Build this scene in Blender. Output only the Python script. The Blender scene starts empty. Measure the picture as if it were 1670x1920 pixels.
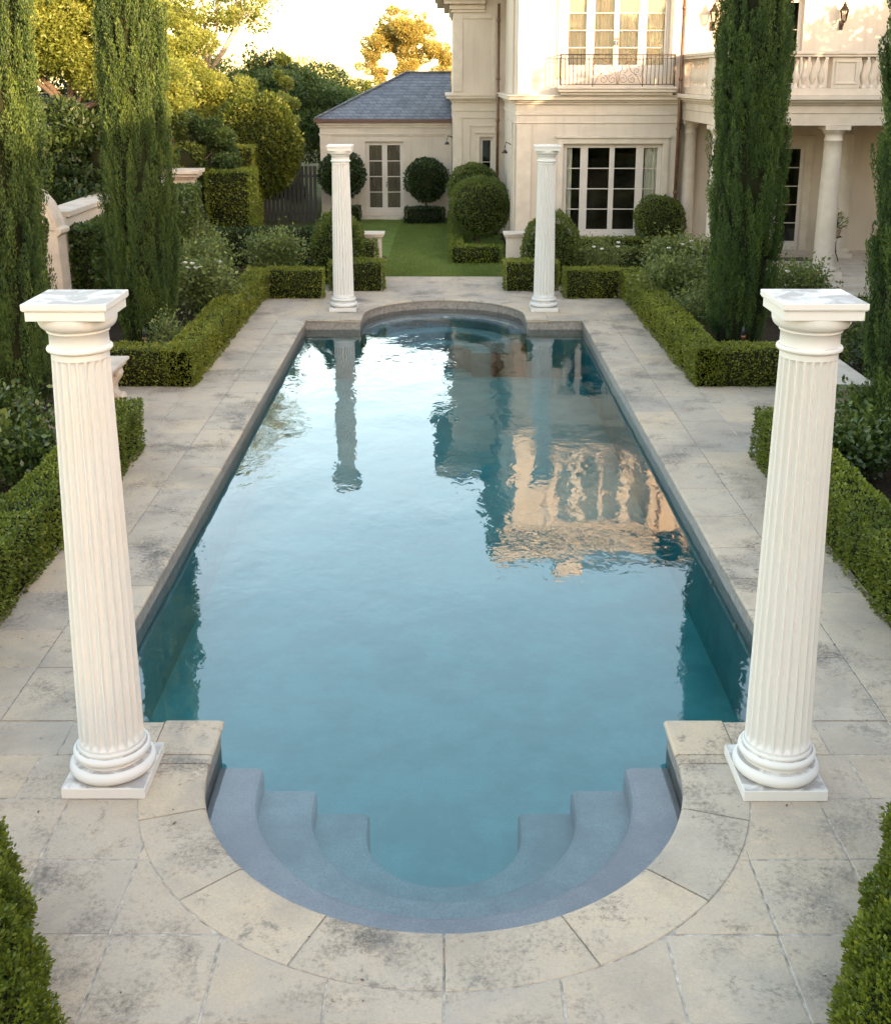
import bpy, bmesh, math, random
import numpy as np
from mathutils import Vector, Matrix
R = math.radians
SC = bpy.context.scene
COL = SC.collection
random.seed(7)
RNG = np.random.default_rng(11)

# ------------------------------------------------------------------ camera model (used to author positions from measurements)
TH = R(14.6); CT = math.cos(TH); FP = 2158.0; K = FP / CT**2; TT = math.tan(TH); H = 5.0
def gp(u, v, z=0.0):
    D = v - 148.0; h = H - z
    return ((u - 832) * h / (CT * D), h * (K / D - TT))
def at(u, v, Y):
    D = v - 148.0
    if abs(D) < .5: D = .5
    h = Y / (K / D - TT)
    return ((u - 832) * h / (CT * D), H - h)
def sx(u, Y): return (u - 832) * Y * CT / K * 1.0
cd = bpy.data.cameras.new('camera'); cam = bpy.data.objects.new('camera', cd); COL.objects.link(cam)
cam.location = (0, 0, H); cam.rotation_euler = (R(90) - TH, 0, 0)
cd.sensor_fit = 'VERTICAL'; cd.sensor_height = 24; cd.lens = FP / 1920 * 24
cd.shift_y = -250 / 1920; cd.shift_x = 3 / 1920; cd.clip_end = 2000
SC.camera = cam

# ------------------------------------------------------------------ materials
def nodes(name):
    m = bpy.data.materials.new(name); m.use_nodes = True
    nt = m.node_tree; nt.nodes.clear()
    return m, nt, nt.nodes, nt.links
def N(nt, t, **kw):
    n = nt.nodes.new(t)
    for k, v in kw.items():
        if k in n.inputs.keys(): n.inputs[k].default_value = v
        else: setattr(n, k, v)
    return n
def noise(nt, vec, scale, detail=4, rough=.55, dist=0):
    n = nt.nodes.new('ShaderNodeTexNoise'); n.inputs['Scale'].default_value = scale
    n.inputs['Detail'].default_value = detail; n.inputs['Roughness'].default_value = rough
    n.inputs['Distortion'].default_value = dist
    if vec: nt.links.new(vec, n.inputs['Vector'])
    return n.outputs['Fac']
def ramp(nt, fac, stops, interp='LINEAR'):
    r = nt.nodes.new('ShaderNodeValToRGB'); r.color_ramp.interpolation = interp
    e = r.color_ramp.elements
    while len(e) < len(stops): e.new(.5)
    for i, (p, c) in enumerate(stops):
        e[i].position = p
        e[i].color = (c, c, c, 1) if isinstance(c, (int, float)) else (*c, 1)
    nt.links.new(fac, r.inputs['Fac']); return r.outputs['Color']
def mix(nt, fac, a, b, mode='MIX'):
    n = nt.nodes.new('ShaderNodeMix'); n.data_type = 'RGBA'; n.blend_type = mode
    for idx, x in ((0, fac), (6, a), (7, b)):
        if isinstance(x, bpy.types.NodeSocket): nt.links.new(x, n.inputs[idx])
        elif idx == 0: n.inputs[0].default_value = x
        else: n.inputs[idx].default_value = (*x, 1)
    return n.outputs[2]
def math_(nt, op, a, b=0.0, clamp=False):
    n = nt.nodes.new('ShaderNodeMath'); n.operation = op; n.use_clamp = clamp
    for i, x in enumerate((a, b)):
        if isinstance(x, bpy.types.NodeSocket): nt.links.new(x, n.inputs[i])
        else: n.inputs[i].default_value = x
    return n.outputs[0]
def geo(nt): return nt.nodes.new('ShaderNodeNewGeometry').outputs['Position']
def objc(nt): return nt.nodes.new('ShaderNodeTexCoord').outputs['Object']
def finish(nt, col, rough=.8, bump=None, bstr=.3, bdist=.01, spec=.3, metal=0):
    p = nt.nodes.new('ShaderNodeBsdfPrincipled'); o = nt.nodes.new('ShaderNodeOutputMaterial')
    if isinstance(col, bpy.types.NodeSocket): nt.links.new(col, p.inputs['Base Color'])
    else: p.inputs['Base Color'].default_value = (*col, 1)
    if isinstance(rough, bpy.types.NodeSocket): nt.links.new(rough, p.inputs['Roughness'])
    else: p.inputs['Roughness'].default_value = rough
    p.inputs['Specular IOR Level'].default_value = spec; p.inputs['Metallic'].default_value = metal
    if bump is not None:
        b = nt.nodes.new('ShaderNodeBump'); b.inputs['Strength'].default_value = bstr; b.inputs['Distance'].default_value = bdist
        nt.links.new(bump, b.inputs['Height']); nt.links.new(b.outputs['Normal'], p.inputs['Normal'])
    nt.links.new(p.outputs[0], o.inputs['Surface']); return p

def m_plain(name, col, rough=.6, var=.12, scale=6, spec=.3, metal=0, bstr=.15):
    m, nt, _, _ = nodes(name); g = geo(nt)
    n1 = noise(nt, g, scale, 5)
    c = mix(nt, ramp(nt, n1, [(.3, 0), (.7, 1)]), tuple(x * (1 - var) for x in col), tuple(min(1, x * (1 + var)) for x in col))
    finish(nt, c, rough, noise(nt, g, scale * 12, 3), bstr, .003, spec, metal); return m

def m_stone(name, base, warm, stain=.5, rndattr=True, pits=False):
    m, nt, _, _ = nodes(name); g = geo(nt)
    n1 = noise(nt, g, 1.6, 6, .6); n2 = noise(nt, g, 9, 6, .65)
    c = mix(nt, ramp(nt, n1, [(.35, 0), (.68, 1)]), base, warm)
    if rndattr:
        a = nt.nodes.new('ShaderNodeAttribute'); a.attribute_name = 'rnd'
        c = mix(nt, .8, c, ramp(nt, a.outputs['Fac'], [(0, (.78, .80, .82)), (.25, (.95, .94, .91)), (.5, (1.06, 1.0, .90)), (.75, (.86, .85, .83)), (1, (1.10, 1.02, .86))]), 'MULTIPLY')
    c = mix(nt, ramp(nt, n2, [(.35, .3), (.62, 0)]), c, tuple(x * .78 for x in base))
    # lichen and weather stains with their own shapes
    n3 = noise(nt, g, 55, 4, .7)
    c = mix(nt, ramp(nt, n3, [(.42, .28), (.60, 0)]), c, tuple(x * .62 for x in base))
    c = mix(nt, ramp(nt, noise(nt, g, 4.5, 5, .6, .4), [(.52, 0), (.72, .55)]), c, (.47, .39, .29))
    grain = noise(nt, g, 26, 8, .82)
    blot = math_(nt, 'ADD', noise(nt, g, 1.15, 4, .62, .2), math_(nt, 'MULTIPLY', math_(nt, 'SUBTRACT', grain, .5), .75))
    c = mix(nt, math_(nt, 'MULTIPLY', ramp(nt, blot, [(.56 - .03 * stain, 0), (.73, 1)]), .88 * stain), c, (.075, .066, .056))
    wash = math_(nt, 'ADD', noise(nt, g, .8, 5, .6, .3), math_(nt, 'MULTIPLY', math_(nt, 'SUBTRACT', grain, .5), .25))
    c = mix(nt, math_(nt, 'MULTIPLY', ramp(nt, wash, [(.46, 0), (.64, 1)]), .48 * stain), c, (.20, .185, .165))
    scrape = math_(nt, 'ADD', noise(nt, g, 3.4, 6, .7, .8), math_(nt, 'MULTIPLY', math_(nt, 'SUBTRACT', grain, .5), .5))
    c = mix(nt, math_(nt, 'MULTIPLY', ramp(nt, scrape, [(.59, 0), (.69, 1)]), .6 * stain), c, (.12, .108, .094))
    sp = ramp(nt, noise(nt, g, 23, 3, .6), [(.69, 0), (.72, 1)])
    spots = math_(nt, 'MULTIPLY', sp, ramp(nt, noise(nt, g, 1.3, 2), [(.52, 0), (.60, 1)]))
    c = mix(nt, math_(nt, 'MULTIPLY', spots, .85), c, (.045, .036, .028))
    ht = math_(nt, 'SUBTRACT', noise(nt, g, 16, 9, .7), math_(nt, 'MULTIPLY', spots, .8))
    finish(nt, c, ramp(nt, n2, [(.3, .62), (.7, .85)]), ht, .6, .010, .3); return m

def m_leaf(name, dark, mid, light, trans=.28, rough=.45):
    m, nt, _, L = nodes(name); g = geo(nt)
    a = nt.nodes.new('ShaderNodeAttribute'); a.attribute_name = 'rnd'
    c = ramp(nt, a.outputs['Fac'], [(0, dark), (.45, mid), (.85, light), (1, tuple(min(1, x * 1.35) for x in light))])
    c2 = mix(nt, ramp(nt, noise(nt, g, 1.3, 3), [(.35, .0), (.7, .55)]), c, mix(nt, .5, c, light))
    p = nt.nodes.new('ShaderNodeBsdfPrincipled'); L.new(c2, p.inputs['Base Color'])
    p.inputs['Roughness'].default_value = rough; p.inputs['Specular IOR Level'].default_value = .35
    t = nt.nodes.new('ShaderNodeBsdfTranslucent')
    L.new(mix(nt, .55, c2, tuple(min(1, x * 1.6) for x in light)), t.inputs['Color'])
    s = nt.nodes.new('ShaderNodeMixShader'); s.inputs[0].default_value = trans
    o = nt.nodes.new('ShaderNodeOutputMaterial')
    L.new(p.outputs[0], s.inputs[1]); L.new(t.outputs[0], s.inputs[2]); L.new(s.outputs[0], o.inputs['Surface']); return m

def m_wall():
    m, nt, _, _ = nodes('rendered_wall'); g = geo(nt)
    c = mix(nt, ramp(nt, noise(nt, g, .7, 5), [(.3, 0), (.7, 1)]), (.50, .42, .34), (.58, .495, .405))
    mp = N(nt, 'ShaderNodeMapping'); mp.inputs['Scale'].default_value = (5, 5, .5); nt.links.new(g, mp.inputs[0])
    c = mix(nt, ramp(nt, noise(nt, mp.outputs[0], 1.5, 5), [(.52, 0), (.75, .5)]), c, (.40, .335, .27))
    finish(nt, c, .85, noise(nt, g, 45, 4), .2, .004, .2); return m

def m_roof():
    m, nt, _, L = nodes('slate_roof'); g = geo(nt)
    s = nt.nodes.new('ShaderNodeSeparateXYZ'); L.new(g, s.inputs[0])
    cb = nt.nodes.new('ShaderNodeCombineXYZ'); L.new(math_(nt, 'ADD', s.outputs[0], math_(nt, 'MULTIPLY', s.outputs[1], .31)), cb.inputs[0]); L.new(math_(nt, 'MULTIPLY', s.outputs[2], 1.0), cb.inputs[1])
    b = nt.nodes.new('ShaderNodeTexBrick'); L.new(cb.outputs[0], b.inputs['Vector'])
    b.inputs['Scale'].default_value = 1; b.inputs['Brick Width'].default_value = .28; b.inputs['Row Height'].default_value = .105
    b.inputs['Mortar Size'].default_value = .012; b.inputs['Mortar Smooth'].default_value = .2
    b.inputs['Color1'].default_value = (.085, .09, .105, 1); b.inputs['Color2'].default_value = (.15, .155, .175, 1); b.inputs['Mortar'].default_value = (.03, .03, .035, 1)
    c = mix(nt, ramp(nt, noise(nt, g, 3, 4), [(.4, 0), (.7, .4)]), b.outputs['Color'], (.2, .2, .2))
    finish(nt, c, .6, math_(nt, 'SUBTRACT', 1, b.outputs['Fac']), .6, .02, .4); return m

def m_lawn():
    m, nt, _, _ = nodes('lawn'); g = geo(nt)
    c = mix(nt, ramp(nt, noise(nt, g, 2.2, 4), [(.35, 0), (.65, 1)]), (.085, .125, .022), (.15, .195, .042))
    c = mix(nt, ramp(nt, noise(nt, g, 40, 4), [(.4, 0), (.7, .6)]), c, (.17, .20, .05))
    finish(nt, c, .9, noise(nt, g, 60, 4), .8, .03, .1); return m

def m_soil():
    m, nt, _, _ = nodes('bark_mulch'); g = geo(nt)
    c = mix(nt, ramp(nt, noise(nt, g, 25, 6, .7), [(.35, 0), (.7, 1)]), (.018, .013, .009), (.075, .05, .032))
    finish(nt, c, .95, noise(nt, g, 30, 6, .7), 1, .03, .1); return m

def m_terrain():
    m, nt, _, _ = nodes('terrain'); g = geo(nt)
    c = mix(nt, ramp(nt, noise(nt, g, .3, 5), [(.35, 0), (.65, 1)]), (.03, .035, .012), (.05, .06, .02))
    finish(nt, c, .95, noise(nt, g, 12, 5), .6, .03, .1); return m

def m_water():
    m, nt, _, L = nodes('pool_water'); g = geo(nt)
    mp = N(nt, 'ShaderNodeMapping'); mp.inputs['Scale'].default_value = (1.0, .62, 1); L.new(g, mp.inputs[0])
    h1 = noise(nt, mp.outputs[0], 1.5, 2, .4, .4)
    mp2 = N(nt, 'ShaderNodeMapping'); mp2.inputs['Scale'].default_value = (1.0, .8, 1); mp2.inputs['Rotation'].default_value = (0, 0, .3); L.new(g, mp2.inputs[0])
    h2 = noise(nt, mp2.outputs[0], 6.5, 2, .5, .5)
    s = nt.nodes.new('ShaderNodeSeparateXYZ'); L.new(g, s.inputs[0])
    # breeze patches: ripples are livelier toward the far, open end of the pool
    patch = ramp(nt, noise(nt, g, .35, 2), [(.38, .35), (.62, 1)])
    far = nt.nodes.new('ShaderNodeMapRange'); L.new(s.outputs[1], far.inputs[0]); far.inputs[1].default_value = 7; far.inputs[2].default_value = 22; far.inputs[3].default_value = .45; far.inputs[4].default_value = 1.0
    amp = math_(nt, 'MULTIPLY', patch, far.outputs[0])
    hh = math_(nt, 'MULTIPLY', math_(nt, 'ADD', h1, math_(nt, 'MULTIPLY', h2, .24)), amp)
    b = nt.nodes.new('ShaderNodeBump'); b.inputs['Strength'].default_value = 1.0; b.inputs['Distance'].default_value = .016; L.new(hh, b.inputs['Height'])
    fr = nt.nodes.new('ShaderNodeFresnel'); fr.inputs['IOR'].default_value = 1.58; L.new(b.outputs[0], fr.inputs['Normal'])
    tr = nt.nodes.new('ShaderNodeBsdfTransparent'); tr.inputs[0].default_value = (1, 1, 1, 1)
    gl = nt.nodes.new('ShaderNodeBsdfGlossy'); gl.inputs['Roughness'].default_value = .0; gl.inputs['Color'].default_value = (1, 1, 1, 1); L.new(b.outputs[0], gl.inputs['Normal'])
    ms = nt.nodes.new('ShaderNodeMixShader'); L.new(fr.outputs[0], ms.inputs[0]); L.new(tr.outputs[0], ms.inputs[1]); L.new(gl.outputs[0], ms.inputs[2])
    ab = nt.nodes.new('ShaderNodeVolumeAbsorption'); ab.inputs['Color'].default_value = (.06, .82, .83, 1); ab.inputs['Density'].default_value = .62
    o = nt.nodes.new('ShaderNodeOutputMaterial'); L.new(ms.outputs[0], o.inputs['Surface']); L.new(ab.outputs[0], o.inputs['Volume']); return m

def m_glass(name='window_glass'):
    m, nt, _, L = nodes(name)
    fr = nt.nodes.new('ShaderNodeFresnel'); fr.inputs['IOR'].default_value = 1.5
    tr = nt.nodes.new('ShaderNodeBsdfTransparent'); tr.inputs[0].default_value = (.95, .95, .93, 1)
    gl = nt.nodes.new('ShaderNodeBsdfGlossy'); gl.inputs['Roughness'].default_value = .02
    ms = nt.nodes.new('ShaderNodeMixShader'); L.new(fr.outputs[0], ms.inputs[0]); L.new(tr.outputs[0], ms.inputs[1]); L.new(gl.outputs[0], ms.inputs[2])
    o = nt.nodes.new('ShaderNodeOutputMaterial'); L.new(ms.outputs[0], o.inputs['Surface']); return m

def m_plaster(nm='pool_plaster', A=(.44, .46, .46), B=(.57, .59, .58), C=(.39, .40, .41)):
    m, nt, _, _ = nodes(nm); g = geo(nt)
    c = mix(nt, ramp(nt, noise(nt, g, 1.8, 6, .65), [(.40, 0), (.60, 1)]), A, B)
    c = mix(nt, ramp(nt, noise(nt, g, 70, 3), [(.4, 0), (.65, .5)]), c, C)
    finish(nt, c, .8, noise(nt, g, 60, 3), .2, .004, .2); return m

def m_marbled(name, col):
    m, nt, _, _ = nodes(name); g = geo(nt)
    mp = N(nt, 'ShaderNodeMapping'); mp.inputs['Scale'].default_value = (6, 6, .7); nt.links.new(g, mp.inputs[0])
    c = mix(nt, ramp(nt, noise(nt, mp.outputs[0], 1.2, 6, .6), [(.45, 0), (.8, .22)]), col, tuple(x * .88 for x in col))
    c = mix(nt, ramp(nt, noise(nt, g, 2.0, 4, .5), [(.5, 0), (.75, .25)]), c, (.62, .54, .44))
    # grime that settles on upward faces
    ge = nt.nodes.new('ShaderNodeNewGeometry'); s = nt.nodes.new('ShaderNodeSeparateXYZ'); nt.links.new(ge.outputs['True Normal'], s.inputs[0])
    up = ramp(nt, s.outputs[2], [(.9, 0), (.97, 1)])
    gr = ramp(nt, noise(nt, g, 4.2, 6, .62, .8), [(.43, 0), (.56, 1)])
    c = mix(nt, math_(nt, 'MULTIPLY', math_(nt, 'MULTIPLY', up, gr), .75), c, (.26, .225, .20))
    finish(nt, c, .55, noise(nt, g, 30, 4), .08, .003, .35); return m

M = {}
M['paving'] = m_stone('sandstone_paving', (.47, .395, .315), (.55, .43, .305), .9)
M['coping'] = m_stone('sandstone_coping', (.48, .405, .32), (.56, .44, .31), 1.1)
M['mortar'] = m_plain('mortar', (.36, .315, .265), .9, .5, 14)
M['column'] = m_marbled('painted_column', (.63, .605, .565))
M['wall'] = m_wall()
M['trim'] = m_plain('stone_trim', (.55, .465, .375), .8, .1, 3)
M['white'] = m_plain('cream_joinery', (.56, .49, .42), .5, .05, 4)
M['gardenstone'] = m_plain('garden_stone', (.50, .42, .34), .85, .16, 3.5, .2, 0, .35)
M['roof'] = m_roof(); M['lawn'] = m_lawn(); M['soil'] = m_soil(); M['terrain'] = m_terrain()
M['water'] = m_water(); M['glass'] = m_glass(); M['stepplaster'] = m_plaster('step_plaster', (.44, .37, .375), (.58, .51, .50), (.31, .27, .28)); M['plaster'] = m_plaster()
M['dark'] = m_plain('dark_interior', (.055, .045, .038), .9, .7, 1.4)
M['blind'] = m_plain('linen_blind', (.78, .66, .48), .9, .06, 3)
M['taupe'] = m_plain('taupe_blind', (.15, .125, .10), .9, .06, 3)
M['curtain'] = m_plain('white_curtain', (.60, .60, .52), .9, .05, 3)
M['iron'] = m_plain('bronze_iron', (.045, .028, .018), .6, .2, 20, .3, 0)
M['copper'] = m_plain('copper_pipe', (.16, .085, .05), .45, .25, 8, .5, .4)
M['lampcopper'] = m_plain('lamp_copper', (.24, .10, .05), .4, .25, 30, .5, .6)
M['black'] = m_plain('black_metal', (.02, .02, .02), .4, .2, 20, .5)
M['gutter'] = m_plain('gutter_brown', (.085, .035, .022), .45, .15, 8, .5)
M['tile'] = m_plain('waterline_tile', (.24, .205, .17), .4, .3, 14, .5)
M['bark'] = m_plain('bark', (.10, .07, .05), .9, .4, 14, .2, 0, .8)
M['palebark'] = m_plain('pale_bark', (.38, .30, .22), .85, .3, 8, .2, 0, .5)
M['core'] = m_plain('dark_foliage_core', (.016, .018, .007), .95, .4, 20, .1)  # dark filler bodies: shade between the leaves put into their colour
M['petal'] = m_plain('white_petals', (.80, .78, .70), .6, .05, 40)
M['mat'] = m_plain('coir_mat', (.09, .07, .06), .95, .2, 60)
M['pot'] = m_plain('terracotta_pot', (.34, .24, .17), .8, .15, 12)
M['box'] = m_leaf('box_leaves', (.022, .045, .007), (.078, .108, .012), (.19, .215, .022))
M['boxtop'] = m_leaf('box_leaves_olive', (.035, .055, .008), (.115, .135, .014), (.225, .235, .026))
M['topi'] = m_leaf('topiary_leaves', (.018, .036, .008), (.062, .092, .014), (.15, .175, .03))
M['topidark'] = m_leaf('camellia_leaves', (.008, .018, .006), (.020, .038, .010), (.05, .08, .02), .15, .3)
M['cyp'] = m_leaf('cypress_sprays', (.008, .022, .006), (.026, .056, .011), (.072, .11, .019), .16, .6)
M['cypl'] = m_leaf('cypress_sprays_olive', (.009, .024, .006), (.030, .060, .010), (.072, .104, .018), .15, .6)
M['rose'] = m_leaf('rose_leaves', (.026, .044, .012), (.085, .115, .028), (.20, .225, .06))
M['broad'] = m_leaf('broad_leaves', (.016, .034, .006), (.055, .080, .010), (.15, .16, .02), .35)
M['gold'] = m_leaf('sunlit_gold_leaves', (.05, .075, .012), (.15, .18, .028), (.32, .32, .07), .45)  # gold of the low sun put into the leaf colour
M['darktree'] = m_leaf('dark_tree_leaves', (.012, .03, .010), (.042, .075, .020), (.10, .135, .03), .25)
M['euc'] = m_leaf('gum_leaves', (.10, .09, .02), (.24, .20, .045), (.42, .33, .09), .4)
M['ivy'] = m_leaf('ivy_leaves', (.014, .03, .008), (.045, .075, .016), (.11, .145, .03), .2, .3)
M['dim'] = m_leaf('understorey_leaves', (.006, .014, .004), (.018, .034, .008), (.045, .065, .014), .2)
M['grassblade'] = m_leaf('grass_blades', (.07, .11, .02), (.14, .19, .035), (.24, .28, .07), .3)

# ------------------------------------------------------------------ object helpers
def tag(o, label=None, cat=None, group=None, kind=None):
    if label: o['label'] = label
    if cat: o['category'] = cat
    if group: o['group'] = group
    if kind: o['kind'] = kind
    return o
def thing(name, loc, label, cat, group=None, rz=0):
    o = bpy.data.objects.new(name, None); COL.objects.link(o); o.location = loc; o.rotation_euler = (0, 0, rz)
    o.empty_display_size = .2
    return tag(o, label, cat, group)
def root_loc(p):
    v = Vector((0, 0, 0))
    while p is not None: v += Vector(p.location); p = p.parent
    return v
class MB:
    """collects shapes in world coordinates; build() makes one mesh object, local to its parent"""
    def __init__(s): s.v = []; s.f = []; s.sm = []; s.at = []
    def add(s, vs, fs, smooth=False, rnd=0.5):
        n = len(s.v); s.v += [tuple(p) for p in vs]
        for f in fs: s.f.append([i + n for i in f]); s.sm.append(smooth); s.at.append(rnd)
    def box(s, x0, x1, y0, y1, z0, z1):
        s.add([(x0, y0, z0), (x1, y0, z0), (x1, y1, z0), (x0, y1, z0), (x0, y0, z1), (x1, y0, z1), (x1, y1, z1), (x0, y1, z1)],
              [(0, 3, 2, 1), (4, 5, 6, 7), (0, 1, 5, 4), (1, 2, 6, 5), (2, 3, 7, 6), (3, 0, 4, 7)])
    def lathe(s, prof, cx, cy, n=24, cap=True):
        vs = []; fs = []
        for r, z in prof:
            for k in range(n):
                a = 2 * math.pi * k / n; vs.append((cx + r * math.cos(a), cy + r * math.sin(a), z))
        for i in range(len(prof) - 1):
            for k in range(n):
                k2 = (k + 1) % n; fs.append((i * n + k, i * n + k2, (i + 1) * n + k2, (i + 1) * n + k))
        s.add(vs, fs, True)
        if cap:
            s.add(vs[:n][::-1], [tuple(range(n))]); s.add(vs[-n:], [tuple(range(n))])
    def tube(s, pts, r, n=8, r2=None):
        pts = [Vector(p) for p in pts]; m = len(pts); vs = []; fs = []
        for i, p in enumerate(pts):
            d = (pts[min(i + 1, m - 1)] - pts[max(i - 1, 0)]).normalized()
            a = d.cross(Vector((0, 0, 1)) if abs(d.z) < .9 else Vector((1, 0, 0))).normalized(); b = d.cross(a)
            rr = r if r2 is None else r + (r2 - r) * i / (m - 1)
            for k in range(n):
                t = 2 * math.pi * k / n; vs.append(p + (a * math.cos(t) + b * math.sin(t)) * rr)
        for i in range(m - 1):
            for k in range(n):
                k2 = (k + 1) % n; fs.append((i * n + k, i * n + k2, (i + 1) * n + k2, (i + 1) * n + k))
        fs.append(tuple(range(n))[::-1]); fs.append(tuple((m - 1) * n + k for k in range(n)))
        s.add(vs, fs, True)
    def extr(s, prof, x0, x1, axis='x', off=(0, 0, 0)):
        """profile (a,z) extruded along an axis; a is along the other horizontal axis"""
        n = len(prof)
        def P(a, z, t): return (t, a, z) if axis == 'x' else (a, t, z)
        vs = [P(a, z, x0) for a, z in prof] + [P(a, z, x1) for a, z in prof]
        fs = [(i, (i + 1) % n, n + (i + 1) % n, n + i) for i in range(n)] + [tuple(range(n))[::-1], tuple(range(n, 2 * n))]
        s.add([(p[0] + off[0], p[1] + off[1], p[2] + off[2]) for p in vs], fs)
    def build(s, name, mat, parent=None, bevel=0, seg=2, fix=True, rnd=False):
        o0 = root_loc(parent)
        me = bpy.data.meshes.new(name)
        me.from_pydata([(p[0] - o0.x, p[1] - o0.y, p[2] - o0.z) for p in s.v], [], s.f)
        me.polygons.foreach_set('use_smooth', s.sm)
        if rnd:
            a = me.attributes.new('rnd', 'FLOAT', 'FACE'); a.data.foreach_set('value', s.at)
        if fix:
            bm = bmesh.new(); bm.from_mesh(me); bmesh.ops.recalc_face_normals(bm, faces=bm.faces); bm.to_mesh(me); bm.free()
        me.materials.append(mat)
        o = bpy.data.objects.new(name, me); COL.objects.link(o); o.parent = parent
        if bevel:
            b = o.modifiers.new('bevel', 'BEVEL'); b.width = bevel; b.segments = seg; b.limit_method = 'ANGLE'; b.angle_limit = R(40)
        return o
def wall_grid(mb, u0, u1, z0, z1, front, back, holes, axis='x'):
    """wall slab with real openings; u along the wall, holes = (ua,ub,za,zb)"""
    us = sorted({u0, u1, *[h[0] for h in holes], *[h[1] for h in holes]}); us = [u for u in us if u0 <= u <= u1]
    zs = sorted({z0, z1, *[h[2] for h in holes], *[h[3] for h in holes]}); zs = [z for z in zs if z0 <= z <= z1]
    def solid(i, j):
        if i < 0 or j < 0 or i >= len(us) - 1 or j >= len(zs) - 1: return False
        cu = (us[i] + us[i + 1]) / 2; cz = (zs[j] + zs[j + 1]) / 2
        return not any(h[0] < cu < h[1] and h[2] < cz < h[3] for h in holes)
    def P(u, d, z): return (u, d, z) if axis == 'x' else (d, u, z)
    for i in range(len(us) - 1):
        for j in range(len(zs) - 1):
            if not solid(i, j): continue
            a, b, c, d = us[i], us[i + 1], zs[j], zs[j + 1]
            for dd in (front, back): mb.add([P(a, dd, c), P(b, dd, c), P(b, dd, d), P(a, dd, d)], [(0, 1, 2, 3)])
            if not solid(i - 1, j): mb.add([P(a, front, c), P(a, back, c), P(a, back, d), P(a, front, d)], [(0, 1, 2, 3)])
            if not solid(i + 1, j): mb.add([P(b, front, c), P(b, back, c), P(b, back, d), P(b, front, d)], [(0, 1, 2, 3)])
            if not solid(i, j - 1): mb.add([P(a, front, c), P(a, back, c), P(b, back, c), P(b, front, c)], [(0, 1, 2, 3)])
            if not solid(i, j + 1): mb.add([P(a, front, d), P(a, back, d), P(b, back, d), P(b, front, d)], [(0, 1, 2, 3)])

# ------------------------------------------------------------------ foliage helpers
def quads_mesh(name, V, rnd, mats, midx=None, core=None):
    """V: (n,4,3) leaf quads in local coordinates; core: (verts, faces) appended with the 2nd material"""
    n = len(V); vv = V.reshape(-1, 3)
    nf = n; lv = np.arange(n * 4, dtype=np.int32)
    starts = np.arange(n, dtype=np.int32) * 4; r = rnd.astype(np.float32); mi = np.zeros(n, dtype=np.int32)
    if core is not None and len(core[1]):
        cv = np.array(core[0], dtype=float).reshape(-1, 3); off = len(vv)
        cf = np.array(core[1], dtype=np.int32) + off
        vv = np.vstack([vv, cv]); lv = np.concatenate([lv, cf.reshape(-1)])
        starts = np.concatenate([starts, n * 4 + np.arange(len(cf), dtype=np.int32) * 4])
        r = np.concatenate([r, np.zeros(len(cf), np.float32)]); mi = np.concatenate([mi, np.ones(len(cf), np.int32)]); nf += len(cf)
    me = bpy.data.meshes.new(name)
    me.vertices.add(len(vv)); me.vertices.foreach_set('co', vv.astype(np.float32).reshape(-1))
    me.loops.add(len(lv)); me.loops.foreach_set('vertex_index', lv.astype(np.int32))
    me.polygons.add(nf); me.polygons.foreach_set('loop_start', starts.astype(np.int32))
    me.update(calc_edges=True)
    me.polygons.foreach_set('material_index', mi)
    a = me.attributes.new('rnd', 'FLOAT', 'FACE'); a.data.foreach_set('value', r)
    for m in mats: me.materials.append(m)
    me.update(); return me
def unit(a): return a / np.maximum(np.linalg.norm(a, axis=1, keepdims=True), 1e-9)
def leaf_quads(P, Nrm, size, out=.8, rand=.9, up=.0, ar=.5, sizevar=.4):
    n = len(P)
    d = unit(Nrm * out + RNG.normal(0, 1, (n, 3)) * rand * .6 + np.array([0, 0, up]))
    s = unit(np.cross(d, RNG.normal(0, 1, (n, 3))))
    L = size * (1 + RNG.uniform(-sizevar, sizevar, (n, 1))); W = L * ar
    nn = np.cross(d, s)
    mid = P + d * L * .5 + nn * L * .06
    return np.stack([P, mid + s * W * .5, P + d * L, mid - s * W * .5], axis=1)
def vnoise(P, scale, seed=0):
    """cheap smooth 3-D pseudo noise in 0..1"""
    rs = np.random.default_rng(seed); v = np.zeros(len(P))
    for k in range(5):
        w = rs.normal(0, 1, 3) * scale * (1 + .5 * k); v += np.sin(P @ w + rs.uniform(0, 6.28)) * (1 / (1 + .35 * k))
    return np.clip(.5 + v / 5.2, 0, 1)
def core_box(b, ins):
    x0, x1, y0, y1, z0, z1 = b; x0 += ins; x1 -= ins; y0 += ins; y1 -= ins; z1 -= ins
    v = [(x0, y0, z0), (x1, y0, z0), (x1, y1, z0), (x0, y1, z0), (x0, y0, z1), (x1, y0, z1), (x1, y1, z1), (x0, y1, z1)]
    return v, [(0, 3, 2, 1), (4, 5, 6, 7), (0, 1, 5, 4), (1, 2, 6, 5), (2, 3, 7, 6), (3, 0, 4, 7)]
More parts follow.
